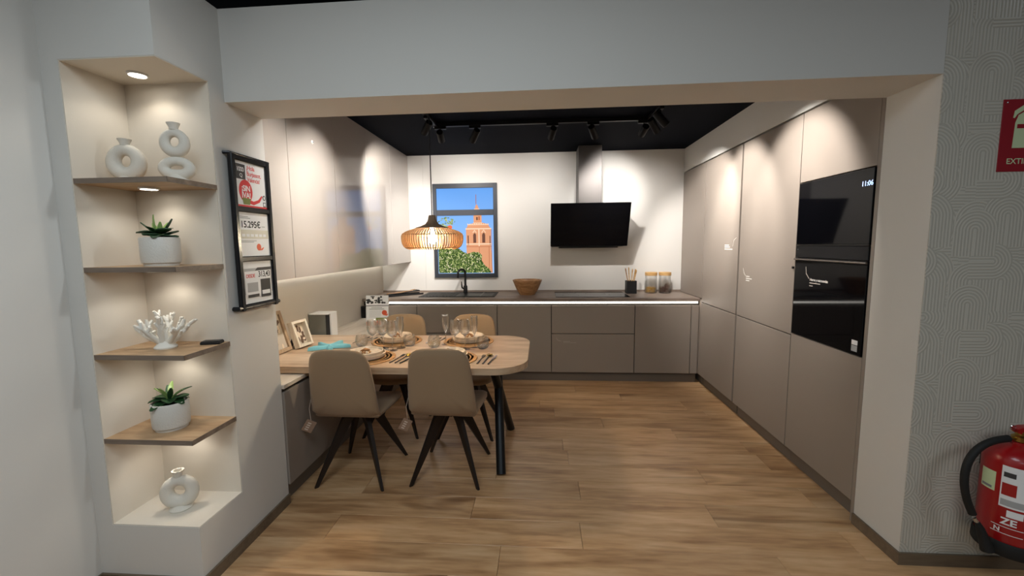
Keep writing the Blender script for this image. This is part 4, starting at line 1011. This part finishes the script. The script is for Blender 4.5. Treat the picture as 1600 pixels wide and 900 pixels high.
flat_poly('print', [ell(0.172, 0.135, 0.024, 0.024), [(0.165, 0.112), (0.195, 0.106), (0.207, 0.122), (0.203, 0.125), (0.190, 0.118)]], 'ink_orange', pg, LP(0.0004), 0.0003, local=True)
flat_poly('print', [rect(0.09, 0.21, 0.050, 0.088)], 'ink_green', pg, LP(0.0002), 0.0003, local=True)
flat_poly('print', [rect(0.002, 0.028, 0.01, 0.05), rect(0.08, 0.13, 0.02, 0.06)], 'ink_orange', pg, LP(0.0006), 0.0003, local=True)

# ------------------------------------------------------------------ pendant lamp
PX, PY = -0.724, 2.77
pl = thing('pendant_lamp', 'wooden slatted pendant lamp hanging over the table', 'lamp', (PX, PY, 1.43))
MB().lathe([(0.012, 0.150), (0.022, 0.150), (0.022, 0.215), (0.018, 0.222), (0.0, 0.222)], 20).build('socket', 'lamp_top', pl, 40, local=True)
MB().lathe([(0.110, 0.140), (0.075, 0.150), (0.045, 0.164), (0.030, 0.185), (0.023, 0.215), (0.021, 0.222), (0.019, 0.222), (0.019, 0.20), (0.026, 0.180), (0.042, 0.160), (0.074, 0.146), (0.110, 0.136)], 40, None, True).build('crown', 'lamp_top', pl, 40, local=True)
prof = [(0.100, 0.139), (0.140, 0.128), (0.175, 0.115), (0.198, 0.100), (0.205, 0.085), (0.205, 0.060), (0.200, 0.035), (0.190, 0.015), (0.176, 0.004), (0.168, 0.002)]
NS = 72; sl = None
for k in range(NS):
    a = 2 * PI * k / NS
    if sl is None:
        mb = MB(); vs = []; fs = []; th = 0.0028
        for i, (r, z) in enumerate(prof):
            dr = 0.016 if i > 0 else 0.012
            rin = max(r - dr, 0.02)
            for q in ((r, -th), (r, th), (rin, th), (rin, -th)): vs.append((q[0], q[1], z if q[0] == r else z - 0.006))
        for i in range(len(prof) - 1):
            for q in range(4): fs.append((i * 4 + q, (i + 1) * 4 + q, (i + 1) * 4 + (q + 1) % 4, i * 4 + (q + 1) % 4))
        fs += [(0, 1, 2, 3), tuple((len(prof) - 1) * 4 + q for q in (3, 2, 1, 0))]
        o = mb.add(vs, fs).build('slat', 'slat_wood', pl, local=True); sl = o.data
    else:
        o = bpy.data.objects.new('slat', sl); C.objects.link(o); o.parent = pl
    o.rotation_euler = (0, 0, a)
for r, z in ((0.190, 0.094), (0.176, 0.008)): MB().lathe([(r - 0.004, z - 0.003), (r + 0.004, z - 0.003), (r + 0.004, z + 0.003), (r - 0.004, z + 0.003)], 48, None, True).build('hoop', 'slat_wood', pl, 40, local=True)
MB().lathe([(0, 0.030), (0.018, 0.036), (0.028, 0.056), (0.026, 0.078), (0.015, 0.105), (0.013, 0.148), (0, 0.148)], 20).build('bulb', 'bulb', pl, 60, local=True)
MB().tube([(0, 0, 0.22), (0, 0, ZC - 1.43)], 0.0035, 8).build('cord', 'black_matte', pl, local=True)
MB().lathe([(0, ZC - 1.43 - 0.025), (0.045, ZC - 1.43 - 0.022), (0.05, ZC - 1.43 - 0.001), (0, ZC - 1.43 - 0.001)], 24).build('ceiling_rose', 'black_matte', pl, 40, local=True)

# ------------------------------------------------------------------ track lighting
tr = thing('lighting_track', 'black lighting track running round the dark kitchen ceiling', 'track', (0, 3.66, ZC - 0.03))
ZR0, ZR1 = ZC - 0.030, ZC - 0.001
part('rail', 'track_black', tr, -0.92, 0.92, 3.643, 3.677, ZR0, ZR1, 0.002)
part('rail', 'track_black', tr, -0.917, -0.883, 2.24, 3.643, ZR0, ZR1, 0.002)
part('rail', 'track_black', tr, 0.883, 0.917, 2.24, 3.643, ZR0, ZR1, 0.002)
for x in (-0.9, 0.9): part('corner_joint', 'steel_dark', tr, x - 0.022, x + 0.022, 3.638, 3.682, ZR0 - 0.003, ZR0, 0.001)
def spot(label, x, y, aim, power, size=46, blend=0.55, color=(1.0, 0.955, 0.905)):
    t = thing('track_spotlight', label, 'spotlight', (x, y, ZR0), group='track spotlights on the kitchen ceiling')
    part('adapter', 'track_black', t, -0.016, 0.016, -0.05, 0.05, -0.022, 0.0, 0.002, local=True) if abs(x) > 0.85 and y < 3.64 else part('adapter', 'track_black', t, -0.05, 0.05, -0.016, 0.016, -0.022, 0.0, 0.002, local=True)
    MB().tube([(0, 0, -0.022), (0, 0, -0.055)], 0.008, 8).build('arm', 'steel_dark', t, local=True)
    p = Vector((x, y, ZR0 - 0.075)); d = (Vector(aim) - p).normalized()
    R = d.to_track_quat('-Z', 'Y').to_matrix().to_4x4()
    Mx = Matrix.Translation((0, 0, -0.075)) @ R
    MB().lathe([(0.0, 0.055), (0.026, 0.055), (0.029, 0.050), (0.029, -0.072), (0.026, -0.074), (0.025, -0.060), (0, -0.060)], 24, Mx).build('head', 'track_black', t, 40, local=True)
    MB().lathe([(0.0, -0.062), (0.0235, -0.062), (0.0235, -0.0605), (0, -0.0605)], 20, Mx).build('lens', 'spot_lens', t, 40, local=True)
    d_ = bpy.data.lights.new('track_lamp', 'SPOT'); d_.energy = power; d_.color = color; d_.spot_size = math.radians(size); d_.spot_blend = blend; d_.shadow_soft_size = 0.02
    lo = bpy.data.objects.new('track_lamp', d_); C.objects.link(lo); lo.parent = t; lo.matrix_basis = Mx @ Matrix.Translation((0, 0, -0.066))
    return t
spot('unseen spotlight added on the left rail to brighten the nearest glossy wall units', -0.9, 2.45, (-1.556, 2.42, 1.70), 24, 84, 1.0)  # extra lamp out of view, added to brighten the nearest wall units
spot('spotlight on the left rail aimed at the middle glossy wall units', -0.9, 2.80, (-1.556, 2.86, 1.80), 34, 76, 0.9)
spot('spotlight on the left rail aimed at the farther glossy wall units', -0.9, 3.38, (-1.556, 4.20, 1.85), 70, 72, 0.6)
spot('spotlight at the left track corner aimed at the picture window', -0.86, 3.66, (-0.98, 4.917, 1.90), 38, 88, 1.0)
spot('spotlight on the cross rail aimed at the left back corner', -0.56, 3.66, (-1.40, 4.917, 1.35), 48, 56, 0.6)
spot('spotlight on the cross rail aimed past the hood', 0.44, 3.66, (1.00, 4.917, 1.60), 48, 72, 0.8)
spot('spotlight on the cross rail aimed between window and hood', 0.10, 3.66, (-0.15, 4.917, 1.80), 36, 88, 1.0)
spot('spotlight at the right track corner aimed at the hood chimney', 0.86, 3.66, (0.76, 4.917, 2.02), 30, 50, 0.7)
spot('spotlight on the right rail aimed at the tall cabinets by the back wall', 0.9, 3.52, (1.606, 4.15, 1.66), 72, 74, 0.55)
spot('spotlight on the right rail aimed at the middle tall cabinets', 0.9, 3.33, (1.606, 3.48, 1.70), 60, 74, 0.55)
spot('spotlight on the right rail aimed at the oven housing', 0.9, 2.62, (1.606, 2.76, 1.74), 60, 74, 0.55)

# ------------------------------------------------------------------ extinguisher and its sign
sg = thing('extinguisher_sign', 'red extinguisher sign with pale green symbol on the papered wall', 'sign', (1.945, YH, 1.86))
part('plate', 'sign_red', sg, 1.838, 2.052, YH - 0.003, YH - 0.0005, 1.724, 2.005, 0.0005)
Mg = frame_m('-Y', (1.838, YH - 0.0032, 1.724))
flat_poly('symbol', [[(0.047, 0.092), (0.165, 0.092), (0.165, 0.190), (0.150, 0.228), (0.118, 0.240), (0.118, 0.258), (0.082, 0.262), (0.044, 0.236), (0.040, 0.210), (0.046, 0.208), (0.054, 0.222), (0.090, 0.246), (0.090, 0.238), (0.060, 0.220), (0.050, 0.190)]], 'sign_green', sg, Mg)
flat_poly('symbol_band', [rect(0.058, 0.155, 0.168, 0.184)], 'sign_red', sg, Mg @ Matrix.Translation((0, 0, 0.0007)))
text('lettering', 'EXTINTOR', 0.031, 'sign_green', sg, Mg @ Matrix.Translation((0.107, 0.030, 0.0002)), 'CENTER', 0.012)
MB().lathe([(0.004, 0), (0.003, 0.001), (0, 0.0015)], 10, frame_m('-Y', (1.853, YH - 0.003, 1.993))).build('screw', 'chrome', sg, 50)

fx = thing('fire_extinguisher', 'red fire extinguisher with black hose hung on the papered wall', 'extinguisher', (1.925, 1.745, 0.185))
R = 0.098
MB().lathe([(0, 0.035), (R - 0.004, 0.035), (R, 0.045), (R, 0.375), (R * 0.96, 0.400), (R * 0.75, 0.428), (0.040, 0.442), (0.026, 0.446), (0.026, 0.456), (0, 0.456)], 48).build('cylinder', 'ext_red', fx, 35, local=True)
MB().lathe([(0, 0.0), (R + 0.004, 0.0), (R + 0.008, 0.008), (R + 0.006, 0.050), (R + 0.002, 0.058), (R - 0.002, 0.050), (0, 0.036)], 48).build('base_ring', 'rubber', fx, 35, local=True)
MB().lathe([(0.020, 0.456), (0.026, 0.460), (0.026, 0.478), (0.017, 0.484), (0.017, 0.500), (0, 0.500)], 20).build('valve', 'brass', fx, 40, local=True)
MB().prism([(-0.016, 0.492), (0.10, 0.505), (0.115, 0.522), (0.10, 0.528), (0.0, 0.520), (-0.028, 0.512)], -0.014, 0.014, 'Y').build('handle', 'ext_red', fx, local=True)
MB().lathe([(0.010, -0.0015), (0.012, 0), (0.010, 0.0015), (0.008, 0)], 16, Matrix.Translation((-0.032, 0, 0.512)) @ Matrix.Rotation(PI / 2, 4, 'X'), True).build('safety_pin', 'chrome', fx, 40, local=True)
MB().tube([(-0.020, 0, 0.468), (-0.060, -0.01, 0.472)], 0.009, 10).build('hose_fitting', 'brass', fx, 40, local=True)
hp = [(-0.055, -0.010, 0.472), (-0.11, -0.016, 0.468), (-0.165, -0.02, 0.445), (-0.205, -0.024, 0.400), (-0.222, -0.026, 0.34), (-0.220, -0.028, 0.27), (-0.200, -0.03, 0.20), (-0.172, -0.034, 0.140)]
sm_ = []
for i in range(len(hp) - 1):
    for k in range(3): sm_.append(Vector(hp[i]).lerp(Vector(hp[i + 1]), k / 3))
for _ in range(3): sm_ = [sm_[0]] + [(sm_[i - 1] + sm_[i] * 2 + sm_[i + 1]) / 4 for i in range(1, len(sm_) - 1)] + [sm_[-1]]
MB().tube(sm_, 0.0135, 12).build('hose', 'rubber', fx, 60, local=True)
MB().tube([(-0.176, -0.034, 0.146), (-0.160, -0.036, 0.122)], 0.008, 10).build('hose_clip', 'chrome', fx, 40, local=True)
MB().tube([(-0.164, -0.036, 0.128), (-0.152, -0.038, 0.105), (-0.135, -0.042, 0.055), (-0.125, -0.048, 0.015)], [0.009, 0.013, 0.018, 0.022], 12).build('nozzle', 'rubber', fx, 60, local=True)
MB().box(-0.03, 0.03, 0.100, 0.1135, 0.30, 0.40, 0.002).build('wall_bracket', 'rubber', fx, local=True)
def wrap(nm, a0, a1, z0, z1, m, off=0.0006):
    mb = MB(); n = 10; vs = []; fs = []; r0 = R + off
    for k in range(n + 1):
        a = a0 + (a1 - a0) * k / n
        for z in (z0, z1): vs.append((r0 * math.sin(a), -r0 * math.cos(a), z))
    for k in range(n): fs.append((2 * k, 2 * k + 2, 2 * k + 3, 2 * k + 1))
    return mb.add(vs, fs).build(nm, m, fx, local=True)
wrap('inspection_label', -1.92, -1.36, 0.255, 0.335, 'sign_green')
wrap('label_line', -1.86, -1.46, 0.262, 0.272, 'ink_grey', 0.001)
wrap('main_label', -1.2, -0.41, 0.205, 0.375, 'paper')
wrap('label_block', -1.16, -0.76, 0.255, 0.305, 'ext_red', 0.001)
wrap('label_strip', -1.16, -0.46, 0.212, 0.238, 'paper_grey', 0.001)
wrap('label_strip', -1.14, -0.81, 0.330, 0.350, 'ink_dark_grey', 0.001)
wrap('tank_line', -1.36, -0.46, 0.094, 0.0965, 'paper', 0.0008)
wrap('tank_line', -1.36, -0.46, 0.122, 0.1245, 'paper', 0.0008)
def wrap_text(s, size, a0, z, m, bold=0.02):
    me = text_mesh(s, size, 'LEFT', bold)
    for v in me.vertices:
        a = a0 + v.co.x / R; zz = z + v.co.y; r0 = R + 0.0012
        v.co = (r0 * math.sin(a), -r0 * math.cos(a), zz)
    me.name = 'lettering'; return link('lettering', me, m, fx, local=True)
wrap_text('ZE', 0.038, -1.10, 0.135, 'paper', 0.03)
wrap_text('N', 0.024, -1.27, 0.100, 'paper', 0.03)
me_ = wrap('logo', -0.96, -0.51, 0.168, 0.196, 'paper', 0.0008)
